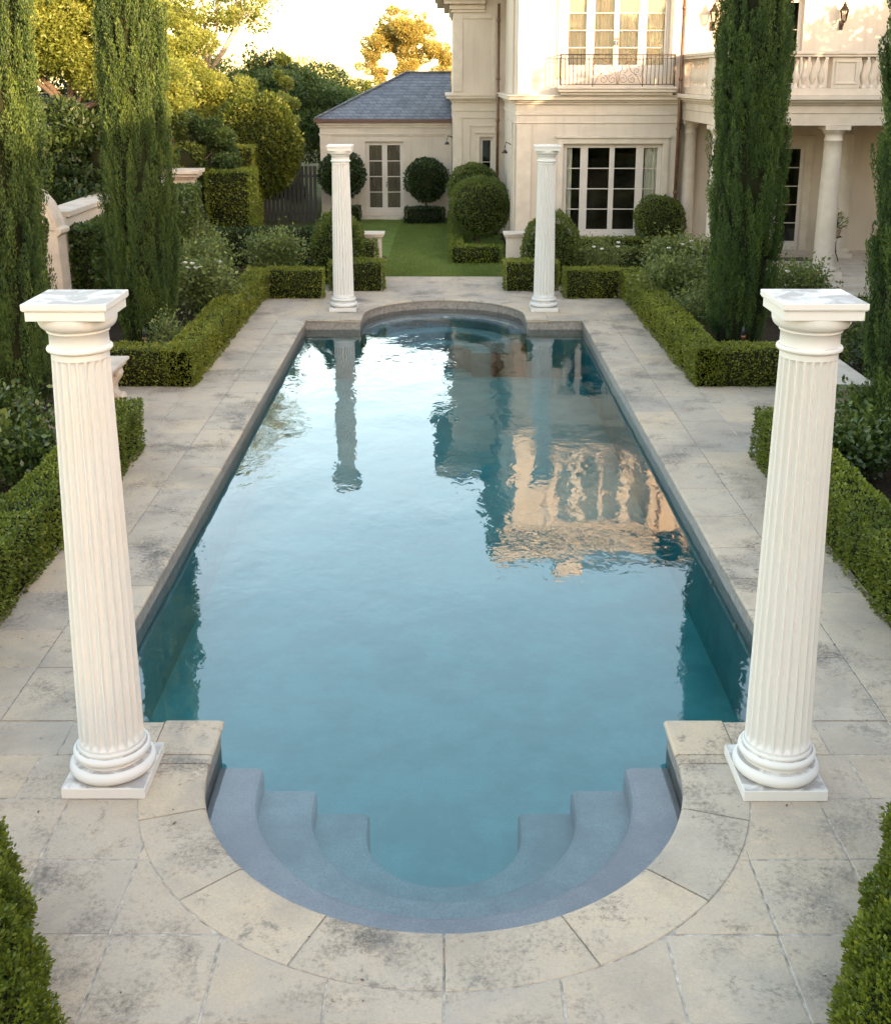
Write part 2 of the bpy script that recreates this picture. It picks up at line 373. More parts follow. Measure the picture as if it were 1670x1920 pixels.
def hedge(name, boxes, label, cat='hedge', dens=1500, size=.034, mat='box', group=None, rough=.045, round_=.06):
    """one clipped hedge made of joined boxes (x0,x1,y0,y1,z0,z1)"""
    allP = []; allN = []
    for bi, b in enumerate(boxes):
        x0, x1, y0, y1, z0, z1 = b
        faces = [((x0, y0, z1), (x1 - x0, 0, 0), (0, y1 - y0, 0), (0, 0, 1)), ((x0, y0, z0), (x1 - x0, 0, 0), (0, 0, z1 - z0), (0, -1, 0)),
                 ((x0, y1, z0), (x1 - x0, 0, 0), (0, 0, z1 - z0), (0, 1, 0)), ((x0, y0, z0), (0, y1 - y0, 0), (0, 0, z1 - z0), (-1, 0, 0)),
                 ((x1, y0, z0), (0, y1 - y0, 0), (0, 0, z1 - z0), (1, 0, 0))]
        for o, a, c, nn in faces:
            ar = np.linalg.norm(np.cross(a, c)); k = int(ar * dens)
            if k < 1: continue
            t = RNG.uniform(0, 1, (k, 2)); p = np.array(o) + t[:, :1] * np.array(a) + t[:, 1:] * np.array(c)
            for bj, q in enumerate(boxes):
                if bj != bi:
                    ins = (p[:, 0] > q[0] + .02) & (p[:, 0] < q[1] - .02) & (p[:, 1] > q[2] + .02) & (p[:, 1] < q[3] - .02) & (p[:, 2] < q[5] - .02)
                    p = p[~ins]
            # rounded edges: pull points close to the top edge slightly in
            nv = np.tile(np.array(nn, float), (len(p), 1))
            c_ = np.array([(x0 + x1) / 2, (y0 + y1) / 2]); hx = (x1 - x0) / 2; hy = (y1 - y0) / 2
            if nn[2] == 1:
                e = np.minimum(hx - abs(p[:, 0] - c_[0]), hy - abs(p[:, 1] - c_[1])); p[:, 2] -= np.clip(round_ - e, 0, 1) ** 2 / round_ * .5
            else:
                e = z1 - p[:, 2]; sh = np.clip(round_ - e, 0, 1) ** 2 / round_ * .5; p -= nv * sh[:, None]
            p += nv * ((vnoise(p, 3.0, 3) - .5) * rough * 1.6 + (vnoise(p, 14, 5) - .5) * rough + RNG.uniform(-.03, .004, len(p)) + np.where(RNG.uniform(0, 1, len(p)) > .975, RNG.uniform(.0, .035, len(p)), 0))[:, None]
            allP.append(p); allN.append(nv)
    P = np.vstack(allP); Nn = np.vstack(allN)
    V = leaf_quads(P - unit(Nn) * size * .5, Nn, size, .8, 1.1, .25, .62)
    rnd = np.clip(.45 * vnoise(P, 2.2, 1) + .25 * vnoise(P, 9, 2) + RNG.uniform(-.15, .45, len(P)) , 0, 1)
    c = np.array([(boxes[0][0] + boxes[0][1]) / 2, (boxes[0][2] + boxes[0][3]) / 2, boxes[0][4]])
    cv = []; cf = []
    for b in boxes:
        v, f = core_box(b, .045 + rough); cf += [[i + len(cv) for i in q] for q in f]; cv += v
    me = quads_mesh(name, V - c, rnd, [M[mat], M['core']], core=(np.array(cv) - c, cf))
    o = bpy.data.objects.new(name, me); o.location = c; COL.objects.link(o)
    return tag(o, label, cat, group)
def sphere_core(cx, cy, cz, rx, ry, rz, n=10, m=16):
    vs = []; fs = []
    for i in range(n + 1):
        a = math.pi * i / n
        for k in range(m):
            b = 2 * math.pi * k / m; vs.append((cx + rx * math.sin(a) * math.cos(b), cy + ry * math.sin(a) * math.sin(b), cz + rz * math.cos(a)))
    for i in range(n):
        for k in range(m): fs.append((i * m + k, i * m + (k + 1) % m, (i + 1) * m + (k + 1) % m, (i + 1) * m + k))
    return vs, fs
def mesh_obj(name, me, parent):
    o = bpy.data.objects.new(name, me); COL.objects.link(o); o.parent = parent; return o
def trunk_mesh(name, parent, r, h, mat, limbs=(), r2=None, lean=(0, 0)):
    mb = MB(); o = root_loc(parent)
    pts = [(o.x + lean[0] * t + .03 * math.sin(5 * t + r * 40), o.y + lean[1] * t, o.z - .1 + (h + .1) * t) for t in [i / 6 for i in range(7)]]
    mb.tube(pts, r, 10, r2 or r * .6)
    for a, b, lr in limbs:
        mid = (Vector(a) + Vector(b)) / 2 + Vector((random.uniform(-.1, .1), 0, -.06)) * (Vector(b) - Vector(a)).length
        mb.tube([tuple(o + Vector(a)), tuple(o + mid), tuple(o + Vector(b))], lr, 7, lr * .35)
    return mb.build(name, M[mat], parent)
def ball(name, x, y, cz, r, label, cat, mat='topi', size=.05, dens=900, trunk=True, rz=None, group=None, flat=0, z0=0, dome=False):
    """clipped ball or dome on its own stem"""
    t = thing(name, (x, y, z0), label, cat, group)
    rz = rz or r; n = int(4 * math.pi * r * rz * dens)
    d = unit(RNG.normal(0, 1, (n, 3)))
    if dome: d[:, 2] = np.where(d[:, 2] < 0, d[:, 2], d[:, 2])
    rad = 1 + (vnoise(d * 3, 1.4, int(x * 10) % 97) - .5) * .15 + (vnoise(d * 3, 5, 8) - .5) * .09 + RNG.uniform(-.06, .015, n)
    P = d * rad[:, None] * np.array([r, r, rz]) + np.array([0, 0, cz - z0])
    if dome:
        low = P[:, 2] < (cz - z0); k = 1.0
        P[low, 0:2] = (d[low, 0:2] / np.maximum(np.linalg.norm(d[low, 0:2], axis=1, keepdims=True), 1e-6)) * r * rad[low, None] * (1 - .12 * (-d[low, 2:3]))
        keep = P[:, 2] > .02; P = P[keep]; d = d[keep]
    V = leaf_quads(P - d * size * .4, d, size, .8, 1.1, .2, .55)
    rnd = np.clip(.4 * vnoise(P, 3, 1) + .3 * vnoise(P, 11, 2) + RNG.uniform(-.15, .4, len(P)), 0, 1)
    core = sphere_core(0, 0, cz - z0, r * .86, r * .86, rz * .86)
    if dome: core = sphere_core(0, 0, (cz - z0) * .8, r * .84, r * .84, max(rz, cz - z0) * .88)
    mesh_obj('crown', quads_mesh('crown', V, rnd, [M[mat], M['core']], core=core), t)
    if trunk: trunk_mesh('trunk', t, .05, cz - z0, 'bark')
    return t
def cypress(x, y, r, h, label, seed, mat='cyp', plumes=620, per=95):
    """columnar cypress: hundreds of upright feathery plumes on a tall spindle"""
    t = thing('cypress_tree', (x, y, 0), label, 'cypress tree', 'tall columnar cypresses flanking the pool')
    rs = np.random.default_rng(seed)
    def prof(z): # radius at height fraction
        return r * np.where(z < .12, .78 + 1.8 * z, np.where(z < .55, 1.0, np.clip(1 - ((z - .55) / .47) ** 1.7, .03, 1)))
    zf = rs.uniform(0, 1, plumes) ** .95; ang = rs.uniform(0, 2 * math.pi, plumes)
    lobe = 1 + .10 * np.sin(ang * 3 + zf * 5 + seed) + .09 * np.sin(ang * 7 - zf * 9)
    rad = prof(zf) * lobe * rs.uniform(.78, 1.02, plumes)
    base = np.stack([rad * np.cos(ang), rad * np.sin(ang), .15 + zf * (h - .5)], 1)
    plen = rs.uniform(.45, 1.05, plumes) * (1 - .35 * zf); prad = rs.uniform(.05, .10, plumes)
    axis = unit(np.stack([np.cos(ang) * .13 + rs.normal(0, .05, plumes), np.sin(ang) * .13 + rs.normal(0, .05, plumes), np.ones(plumes)], 1))
    tt = rs.uniform(0, 1, (plumes, per)); sw = np.sin(np.pi * np.clip(tt * .86 + .12, 0, 1)) ** .7
    dd = rs.normal(0, 1, (plumes, per, 3)); dd[..., 2] *= .35; dd /= np.linalg.norm(dd, axis=2, keepdims=True)
    P = base[:, None, :] + axis[:, None, :] * (tt * plen[:, None])[..., None] + dd * (sw * prad[:, None] * rs.uniform(.5, 1.05, (plumes, per)))[..., None]
    outd = np.stack([np.cos(ang), np.sin(ang), np.zeros(plumes)], 1)
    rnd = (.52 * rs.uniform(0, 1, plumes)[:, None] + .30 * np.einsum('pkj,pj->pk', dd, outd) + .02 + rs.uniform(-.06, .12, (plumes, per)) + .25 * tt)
    P = P.reshape(-1, 3); D3 = dd.reshape(-1, 3); rnd = np.clip(rnd.reshape(-1), 0, 1)
    ok = P[:, 2] > .05; P = P[ok]; D3 = D3[ok]; rnd = rnd[ok]
    V = leaf_quads(P, D3, .042, .35, .35, 1.2, .34)
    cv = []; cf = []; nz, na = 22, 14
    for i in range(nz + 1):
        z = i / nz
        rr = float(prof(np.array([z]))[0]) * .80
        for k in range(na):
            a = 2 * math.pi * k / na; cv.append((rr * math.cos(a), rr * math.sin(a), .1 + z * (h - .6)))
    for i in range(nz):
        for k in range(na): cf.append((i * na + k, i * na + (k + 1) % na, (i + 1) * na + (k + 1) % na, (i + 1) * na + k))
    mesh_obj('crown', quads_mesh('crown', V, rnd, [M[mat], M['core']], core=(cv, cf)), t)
    trunk_mesh('trunk', t, .12, h * .5, 'bark')
    return t
def tree(name, x, y, clumps, n_, size, mat, label, trunk_r=.15, trunkmat='bark', hole=.42, limbs=True, seed=1, ar=.5, fill=.35, cat='tree', group=None, shell=.35, coremul=0.0, fork=None):
    """clumps: list of (dx,dy,z,r) relative to the base"""
    n = int(n_ * (1.0 if 'outside' in label else 1.6)); t = thing(name, (x, y, 0), label, cat, group); rs = np.random.default_rng(seed)
    C = np.array(clumps, float); sub = []
    for c in C: # each clump breaks into many smaller leaf clusters
        k = max(5, int(9 * c[3] ** 1.4)) if c[3] > .5 else 6
        d = unit(rs.normal(0, 1, (k, 3))); rr = c[3] * rs.uniform(.45, .95, (k, 1))
        pc = c[:3] + d * rr * np.array([1, 1, .85])
        for q in pc: sub.append((*q, c[3] * rs.uniform(.26, .46)))
    S = np.array(sub); w = S[:, 3] ** 2; idx = rs.choice(len(S), n, p=w / w.sum())
    d = unit(rs.normal(0, 1, (n, 3))); rad = S[idx, 3] * (1 - shell * rs.uniform(0, 1, n) ** 1.5)
    P = S[idx, :3] + d * rad[:, None] * np.array([1.1, 1.1, .8])
    keep = (vnoise(P, 1.9 / max(.6, C[:, 3].mean()), seed) > hole * .6) | (rs.uniform(0, 1, n) < .3); P = P[keep]; d = d[keep]; idx = idx[keep]
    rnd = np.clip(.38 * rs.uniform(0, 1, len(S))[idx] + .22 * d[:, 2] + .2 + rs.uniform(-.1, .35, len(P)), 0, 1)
    V = leaf_quads(P, d, size * 1.05, .5, 1.0, .1, ar)
    cv = []; cf = []
    if coremul:
        coremul *= .72
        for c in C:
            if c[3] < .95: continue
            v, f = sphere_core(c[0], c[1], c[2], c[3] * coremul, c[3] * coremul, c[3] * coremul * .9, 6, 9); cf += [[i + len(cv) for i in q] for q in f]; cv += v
    mesh_obj('crown', quads_mesh('crown', V, rnd, [M[mat], M['core']], core=(cv, cf) if cv else None), t)
    zt = float(np.min(C[:, 2] - C[:, 3] * .3)); zt = max(.4, zt); fz = fork or zt
    lm = []
    if limbs:
        for c in C: lm.append(((0, 0, fz * .92), (c[0], c[1], c[2]), trunk_r * .5))
        for q in S[rs.choice(len(S), min(len(S), 26), replace=False)]:
            c = C[np.argmin(((C[:, :3] - q[:3]) ** 2).sum(1))]; lm.append(((c[0], c[1], c[2]), tuple(q[:3]), trunk_r * .22))
    trunk_mesh('trunk', t, trunk_r, fz, trunkmat, lm)
    return t

# ------------------------------------------------------------------ world and sun
SUN_EL, SUN_AZ = R(10.0), R(137)       # azimuth clockwise from +Y: behind the camera and to its right
SKYT = (1.30, 1.03, .83)
w = bpy.data.worlds.new('World'); SC.world = w; w.use_nodes = True
wn = w.node_tree; bg = wn.nodes['Background']
sky = wn.nodes.new('ShaderNodeTexSky'); sky.sky_type = 'NISHITA'; sky.sun_disc = False
sky.sun_elevation = SUN_EL; sky.sun_rotation = SUN_AZ; sky.altitude = 50; sky.air_density = 1.0; sky.dust_density = .8; sky.ozone_density = 1.0
tn = wn.nodes.new('ShaderNodeMix'); tn.data_type = 'RGBA'; tn.blend_type = 'MULTIPLY'; tn.inputs[0].default_value = 1; tn.inputs[7].default_value = (*SKYT, 1)
wn.links.new(sky.outputs[0], tn.inputs[6]); wn.links.new(tn.outputs[2], bg.inputs[0]); bg.inputs[1].default_value = .15
sd = bpy.data.lights.new('sun', 'SUN'); sd.energy = 2.0; sd.angle = R(.5); sd.color = (1, .70, .40)
so = bpy.data.objects.new('sun', sd); COL.objects.link(so)
sv = Vector((math.sin(SUN_AZ) * math.cos(SUN_EL), math.cos(SUN_AZ) * math.cos(SUN_EL), math.sin(SUN_EL)))
so.rotation_euler = sv.to_track_quat('Z', 'Y').to_euler(); so.location = (20, -20, 30)
SC.view_settings.view_transform = 'Standard'; SC.view_settings.look = 'None'; SC.view_settings.gamma = 1
SC.view_settings.exposure = 3.1
SC.cycles.use_adaptive_sampling = True; SC.cycles.max_bounces = 8; SC.cycles.transparent_max_bounces = 16
SC.cycles.use_denoising = True

# ------------------------------------------------------------------ ground and beds
PW, Y0, Y1, RA, SL = 2.95, 8.27, 24.2, 1.765, .60     # half width, near and far wall, bay radius, straight neck
CYN, CYF = Y0 - SL, Y1 + SL
WZ = -.22
g = MB()
hx, hy0, hy1, G = 3.35, 5.7, 26.8, 420
for a, b, c, d in ((-G, -hx, -G, G), (hx, G, -G, G), (-hx, hx, -G, hy0), (-hx, hx, hy1, G)):
    g.add([(a, c, -.05), (b, c, -.05), (b, d, -.05), (a, d, -.05)], [(0, 1, 2, 3)])
tag(g.build('ground', M['terrain']), kind='structure')
def sheet(name, rects, z, mat):
    m = MB()
    for a, b, c, d in rects: m.add([(a, c, z), (b, c, z), (b, d, z), (a, d, z)], [(0, 1, 2, 3)])
    return tag(m.build(name, mat), kind='structure')
sheet('garden_bed_soil', [(-9, -4.2, 5, 15.3), (4.2, 9, 5, 15.3), (-9, -6.1, 15.3, 18.7), (6.1, 9, 15.3, 18.7), (-9, -4.2, 18.7, 40), (-4.2, -1.6, 27.4, 34), (1.6, 4.2, 27.4, 31.9), (4.2, 6.3, 26.9, 34), (4.2, 9, 18.7, 26.9), (.2, 1.95, 32, 38.4)], -.02, M['soil'])
lawnm = MB()
NX, NY = 16, 40
for i in range(NX + 1):
    for j in range(NY + 1):
        x = -3.4 + 5.3 * i / NX; y = 29.85 + 13.2 * j / NY
        lawnm.v.append((x, y, -.012 + .01 * math.sin(x * 3 + y * 2)))
for i in range(NX):
    for j in range(NY):
        a = i * (NY + 1) + j; lawnm.f.append([a, a + NY + 1, a + NY + 2, a + 1]); lawnm.sm.append(True); lawnm.at.append(.5)
tag(lawnm.build('lawn', M['lawn']), kind='structure')
nb = 60000
P = np.stack([RNG.uniform(-1.6, 1.6, nb), 29.85 + 13 * RNG.uniform(0, 1, nb) ** 1.3, np.full(nb, -.01)], 1)
P = P[(P[:, 1] > 30.2) | (np.abs(P[:, 0]) < 1.55)]; Nn = np.tile([0, 0, 1.0], (len(P), 1))
me = quads_mesh('lawn_grass', leaf_quads(P, Nn, .05, 1, .7, 0, .14), np.clip(.6 * vnoise(P, 1.2, 4) + RNG.uniform(-.1, .5, len(P)), 0, 1), [M['grassblade']])
o = bpy.data.objects.new('lawn_grass', me); COL.objects.link(o); tag(o, 'short striped grass of the lawn between the low walls', 'grass', kind='stuff')

# ------------------------------------------------------------------ pool
def outline(off=0.0, n=28):
    """pool edge polygon (counter-clockwise), grown outward by off"""
    p = []; r = RA + off
    for k in range(n + 1):
        a = math.pi + math.pi * k / n; p.append((r * math.cos(a), CYN + r * math.sin(a)))
    p += [(r, Y0 - off), (PW + off, Y0 - off), (PW + off, Y1 + off), (r, Y1 + off)]
    for k in range(n + 1):
        a = math.pi * k / n; p.append((r * math.cos(a), CYF + r * math.sin(a)))
    p += [(-r, Y1 + off), (-PW - off, Y1 + off), (-PW - off, Y0 - off), (-r, Y0 - off)]
    return p
def prism(pts, z0, z1, mb, top=True, bottom=True, sides=True):
    n = len(pts); vs = [(x, y, z0) for x, y in pts] + [(x, y, z1) for x, y in pts]; fs = []
    if sides: fs += [(i, (i + 1) % n, n + (i + 1) % n, n + i) for i in range(n)]
    if bottom: fs.append(tuple(range(n))[::-1])
    if top: fs.append(tuple(range(n, 2 * n)))
    mb.add(vs, fs)
DEP = -1.30
b = MB(); prism(outline(.03), DEP, -.40, b, top=False)
tag(b.build('pool_basin', M['plaster'], fix=False), kind='structure')
b = MB(); prism(outline(.03), -.40, -.03, b, top=False, bottom=False)
tag(b.build('waterline_tiles', M['tile'], fix=False), kind='structure')
def steps(cy, sgn, name):
    mb = MB(); ends = cy + sgn * .46
    for zt, ri in ((-.34, 1.44), (-.55, 1.02), (-.76, .60)):
        ro = RA + .02; cyi = cy + sgn * .22; n = 40; vs = []; fs = []
        inner = [(-ri, ends)] + [(ri * math.cos(math.pi + math.pi * k / n), cyi + sgn * ri * math.sin(math.pi + math.pi * k / n)) for k in range(n + 1)] + [(ri, ends)]
        outer = [(-ro, ends)] + [(ro * math.cos(math.pi + math.pi * k / n), cy + sgn * ro * math.sin(math.pi + math.pi * k / n)) for k in range(n + 1)] + [(ro, ends)]
        m_ = len(inner); e = .045
        def off(i, d):
            x, y = inner[i]
            if 0 < i < m_ - 1:
                L = math.hypot(x, y - cyi) or 1; return (x + x / L * d, y + (y - cyi) / L * d)
            return (x + (d if x > 0 else -d), y)
        for i in range(m_):
            x, y = inner[i]; x1, y1 = off(i, e); ox, oy = outer[i]
            vs += [(x, y, DEP), (x, y, zt - e), (*off(i, e * .3), zt - e * .3), (x1, y1, zt), (ox, oy, zt)]
        for i in range(m_ - 1):
            for k in range(4): fs.append((i * 5 + k, (i + 1) * 5 + k, (i + 1) * 5 + k + 1, i * 5 + k + 1))
        for i in (0, m_ - 1): # end faces
            fs.append(tuple(i * 5 + k for k in range(5)) + (len(vs),)); vs.append((outer[i][0], outer[i][1], DEP))
        mb.add(vs, fs)
    return tag(mb.build(name, M['stepplaster']), kind='structure')
steps(CYN, 1, 'pool_steps'); steps(CYF, -1, 'pool_steps')
wb = MB(); prism(outline(.035), DEP - .02, WZ, wb)
wo = wb.build('pool_water', M['water'], fix=True); tag(wo, kind='structure')

# paving slabs -------------------------------------------------------
RO = RA + .47
def push(x, y):
    for cy, s in ((CYN, 1), (CYF, -1)):
        if (y - cy) * s > 0:
            if abs(x) < RO and (y - (Y0 if s == 1 else Y1)) * s < 0: return (math.copysign(RO, x), y), True
        else:
            d = math.hypot(x, y - cy)
            if d < RO:
                if d < 1e-6: return (0, cy - s * RO), True
                return (x / d * RO, cy + (y - cy) / d * RO), True
    return (x, y), False
def dense(poly, st=.04):
    out = []
    for i in range(len(poly)):
        a, b_ = poly[i], poly[(i + 1) % len(poly)]; L = math.hypot(b_[0] - a[0], b_[1] - a[1]); k = max(1, int(L / st))
        out += [(a[0] + (b_[0] - a[0]) * j / k, a[1] + (b_[1] - a[1]) * j / k) for j in range(k)]
    return out
pav, mor = MB(), MB()
def area(p): return abs(sum(p[i][0] * p[(i + 1) % len(p)][1] - p[(i + 1) % len(p)][0] * p[i][1] for i in range(len(p)))) / 2
def inset(poly, d):
    cx = sum(p[0] for p in poly) / len(poly); cy = sum(p[1] for p in poly) / len(poly); out = []
    n = len(poly)
    for i, p in enumerate(poly):
        a, c = poly[i - 1], poly[(i + 1) % n]
        tx, ty = c[0] - a[0], c[1] - a[1]; L = math.hypot(tx, ty) or 1
        out.append((p[0] - ty / L * d, p[1] + tx / L * d))
    return out
def slab(x0, x1, y0, y1, mb=pav):
    cx_, cy_ = (x0 + x1) / 2, (y0 + y1) / 2
    if abs(cx_) < RO - .02 and (math.hypot(cx_, cy_ - CYN) < RO - .55 or math.hypot(cx_, cy_ - CYF) < RO - .55 or CYN < cy_ < CYF): return
    near = min(math.hypot(max(0, abs((x0 + x1) / 2) - .5), (y0 + y1) / 2 - c) for c in (CYN, CYF)) < 3
    corners = [(x0, y0), (x1, y0), (x1, y1), (x0, y1)]
    poly = dense(corners) if near else dense(corners, .2)
    st = []
    for p in poly: # clip against the bay ring: drop inside points, walk along the ring between the crossings
        cy, sg = (CYN, 1) if p[1] < 16 else (CYF, -1)
        ins = (p[1] - cy) * sg <= 0 and math.hypot(p[0], p[1] - cy) < RO
        r_ = push(*p)[0] if (p[1] - cy) * sg > 0 else p
        st.append((ins, r_, cy))
    if all(a[0] for a in st): return
    k0 = next(i_ for i_, a in enumerate(st) if not a[0]); st = st[k0:] + st[:k0]
    q = []; i_ = 0
    while i_ < len(st):
        if not st[i_][0]: q.append(st[i_][1]); i_ += 1; continue
        j_ = i_
        while j_ < len(st) and st[j_][0]: j_ += 1
        cy = st[i_][2]; A_ = st[i_ - 1][1]; B_ = st[j_ % len(st)][1]
        a0 = math.atan2(A_[1] - cy, A_[0]); a1 = math.atan2(B_[1] - cy, B_[0]); dA = (a1 - a0 + math.pi) % (2 * math.pi) - math.pi
        for k_ in range(13): q.append((RO * math.cos(a0 + dA * k_ / 12), cy + RO * math.sin(a0 + dA * k_ / 12)))
        i_ = j_
    qq = []
    for p in q:
        if not qq or math.hypot(qq[-1][0] - p[0], qq[-1][1] - p[1]) > .018: qq.append(p)
    while len(qq) > 3 and math.hypot(qq[-1][0] - qq[0][0], qq[-1][1] - qq[0][1]) < .018: qq.pop()
    q = qq
    if len(q) < 3: return
    if area(q) < .03:
        if area(q) > .001: mb.add([(x, y, -.003) for x, y in q], [tuple(range(len(q)))])
        return
    z = random.uniform(-.0025, .001); rv = random.random()
    jit = .004
    q0 = q
    for _ in range(3): # a mason blunts razor-sharp tips
        keep = []
        for i_, p in enumerate(q):
            a, c = q[i_ - 1], q[(i_ + 1) % len(q)]; ux, uy, wx, wy = a[0] - p[0], a[1] - p[1], c[0] - p[0], c[1] - p[1]
            cs = (ux * wx + uy * wy) / ((math.hypot(ux, uy) * math.hypot(wx, wy)) or 1)
            if cs < .55: keep.append(p)
        if len(keep) >= 4: q = keep
    while len(q) > 4: # drop vertices whose inset edge would flip over
        A = inset(q, .0065); B = inset(q, .0115); L_ = len(q)
        bad = [i_ for i_ in range(L_) if (B[(i_ + 1) % L_][0] - B[i_][0]) * (q[(i_ + 1) % L_][0] - q[i_][0]) + (B[(i_ + 1) % L_][1] - B[i_][1]) * (q[(i_ + 1) % L_][1] - q[i_][1]) < 1e-5]
        if not bad: break
        q = [p for i_, p in enumerate(q) if i_ != bad[0]]
    A = inset(q, .0065); B = inset(q, .0115)
    A = [(x + random.uniform(-1, 1) * .0016, y + random.uniform(-1, 1) * .0016) for x, y in A]
    B = [(x + random.uniform(-1, 1) * .0016, y + random.uniform(-1, 1) * .0016) for x, y in B]
    n = len(q); vs = [(x, y, z - .012) for x, y in A] + [(x, y, z - .004) for x, y in inset(q, .007)] + [(x, y, z) for x, y in B]
    fs = [(k * n + i, k * n + (i + 1) % n, (k + 1) * n + (i + 1) % n, (k + 1) * n + i) for k in range(2) for i in range(n)] + [tuple(range(2 * n, 3 * n))]
    mb.add(vs, fs, False, rv)
    mor.add([(x, y, -.0050) for x, y in q0], [tuple(range(len(q0)))])
def row(y0, y1, xs):
    for a, c in zip(xs[:-1], xs[1:]): slab(a, c, y0, y1)
nearE = [Y0 - .48, 7.24, 6.57, 5.88, 5.20, 4.5, 3.8, 3.1, 2.4]
for i in range(len(nearE) - 1):
    if i < 3: xs = [-6.2, -5.35, -4.7, -4.02, -3.35, -2.68, -2.02, -1.35, 0, 1.35, 2.02, 2.68, 3.35, 4.02, 4.7, 5.35, 6.2]
    else: xs = [.67 * k for k in range(-9, 10)]
    if i == 0: xs = [-6.2, -5.35, -4.9, -3.9, -3.07, -2.3, 0, 2.3, 3.07, 3.9, 4.9, 5.35, 6.2]
    row(nearE[i + 1], nearE[i], xs)
XC = PW + .62
for s in (-1, 1):
    y = Y0 - .48; k = 0
    while y < Y1 + .47:
        y2 = min(y + random.uniform(.66, .86), Y1 + .48)
        cols = [XC, XC + .68, XC + 1.36] if not (15.0 < y < 18.8) else [XC, XC + .68, XC + 1.36, XC + 2.1, XC + 2.5]
        for a, c in zip(cols[:-1], cols[1:]):
            dy = 0
            slab(*((a, c) if s > 0 else (-c, -a)), y, y2)
        y = y2
y = Y1 + .48; k = 0
while y < 29.75:
    y2 = min(y + .64, 29.8); o_ = .35 if k % 2 else 0
    row(y, y2, [-5 - .0] + [-4.9 + o_ + .7 * j for j in range(14)] + [5.3]); y = y2; k += 1
# coping stones: bullnose profile swept stone by stone -----------------
cop = MB(); cmor = MB()
T = .055
def prof_nose(wd): # (distance from pool edge outward, z)
    return [(wd, -T), (.03, -T), (.006, -T * .82), (-.0, -T * .5), (.006, -.012), (.022, -.002), (.05, 0), (wd - .006, 0), (wd, -.006)]
def sweep(path, normals, wd, rv):
    pr = prof_nose(wd); n = len(pr); vs = []; z = random.uniform(0, .002)
    for (x, y), (nx, ny) in zip(path, normals):
        for a, zz in pr: vs.append((x + nx * a, y + ny * a, zz + z + .001))
    fs = [(i * n + k, i * n + (k + 1) % n, (i + 1) * n + (k + 1) % n, (i + 1) * n + k) for i in range(len(path) - 1) for k in range(n)]
    fs += [tuple(range(n)), tuple((len(path) - 1) * n + k for k in range(n))[::-1]]
    cop.add(vs, fs, False, rv)
    m_ = []
    for (x, y), (nx, ny) in zip(path, normals): m_ += [(x + nx * .03, y + ny * .03, -.007), (x + nx * (wd + .004), y + ny * (wd + .004), -.007)]
    for i in range(len(path) - 1): cmor.add([m_[2 * i], m_[2 * i + 1], m_[2 * i + 3], m_[2 * i + 2]], [(0, 1, 2, 3)])
    # mortar in the joint between stones, short extension
    for (x, y), (nx, ny), d in ((path[-1], normals[-1], 1),):
        tx, ty = -ny, nx
        for q in (-1, 1):
            cmor.add([(x + nx * .03, y + ny * .03, -.007), (x + nx * wd, y + ny * wd, -.007), (x + nx * wd + tx * .012 * q, y + ny * wd + ty * .012 * q, -.007), (x + nx * .03 + tx * .012 * q, y + ny * .03 + ty * .012 * q, -.007)], [(0, 1, 2, 3)])
GJ = .0065
for cy, s in ((CYN, 1), (CYF, -1)):
    angs = [-90, -72, -48, -24, 0, 24, 48, 72, 90]
    for a0, a1 in zip(angs[:-1], angs[1:]):
        dg = math.degrees(GJ / RA); A = [R(a0 + dg + (a1 - a0 - 2 * dg) * k / 10) for k in range(11)]
        sweep([(RA * math.sin(a), cy - s * RA * math.cos(a)) for a in A], [(math.sin(a), -s * math.cos(a)) for a in A], RO - RA, random.random())
    for q in (-1, 1):
        ya, yb = cy, (Y0 if s == 1 else Y1)
        for u0, u1 in ((0, .12), (.12, SL)):
            P0 = [(q * RA, cy + s * (u0 + GJ)), (q * RA, cy + s * (u1 - (GJ if u1 < SL else 0)))]
            sweep(P0, [(q, 0)] * 2, RO - RA, random.random())
        # block between bay neck and side coping
        slab(*sorted((q * (PW + .003), q * (XC))), *sorted((yb, yb - s * .48)))
        for a, c in ((RO + GJ, PW - .002),):
            sweep([(q * a, yb), (q * c, yb)], [(0, -s)] * 2, .48 - .004, random.random())
for q in (-1, 1):
    y = Y0 + .001; 
    while y < Y1 - .2:
        y2 = y + random.uniform(.78, 1.1)
        if y2 > Y1 - .4: y2 = Y1
        sweep([(q * PW, y + GJ), (q * PW, y2 - GJ)], [(q, 0)] * 2, .62 - .006, random.random()); y = y2
tag(cop.build('pool_coping', M['coping'], fix=True, rnd=True), kind='structure')
tag(pav.build('paving', M['paving'], fix=False, rnd=True), kind='structure')
for cy, s_g in ((CYN, -1), (CYF, 1)):
    for k in range(60):
        a0, a1 = math.pi * k / 60, math.pi * (k + 1) / 60
        pp = [(r_ * math.cos(a), cy + s_g * r_ * math.sin(a), -.0085) for r_, a in ((RO - .1, a0), (RO + .35, a0), (RO + .35, a1), (RO - .1, a1))]
        mor.add(pp if s_g > 0 else pp[::-1], [(0, 1, 2, 3)])
mo = mor.build('paving_joints', M['mortar'], fix=False); tag(mo, kind='structure')
tag(cmor.build('coping_joints', M['mortar'], fix=False), kind='structure')

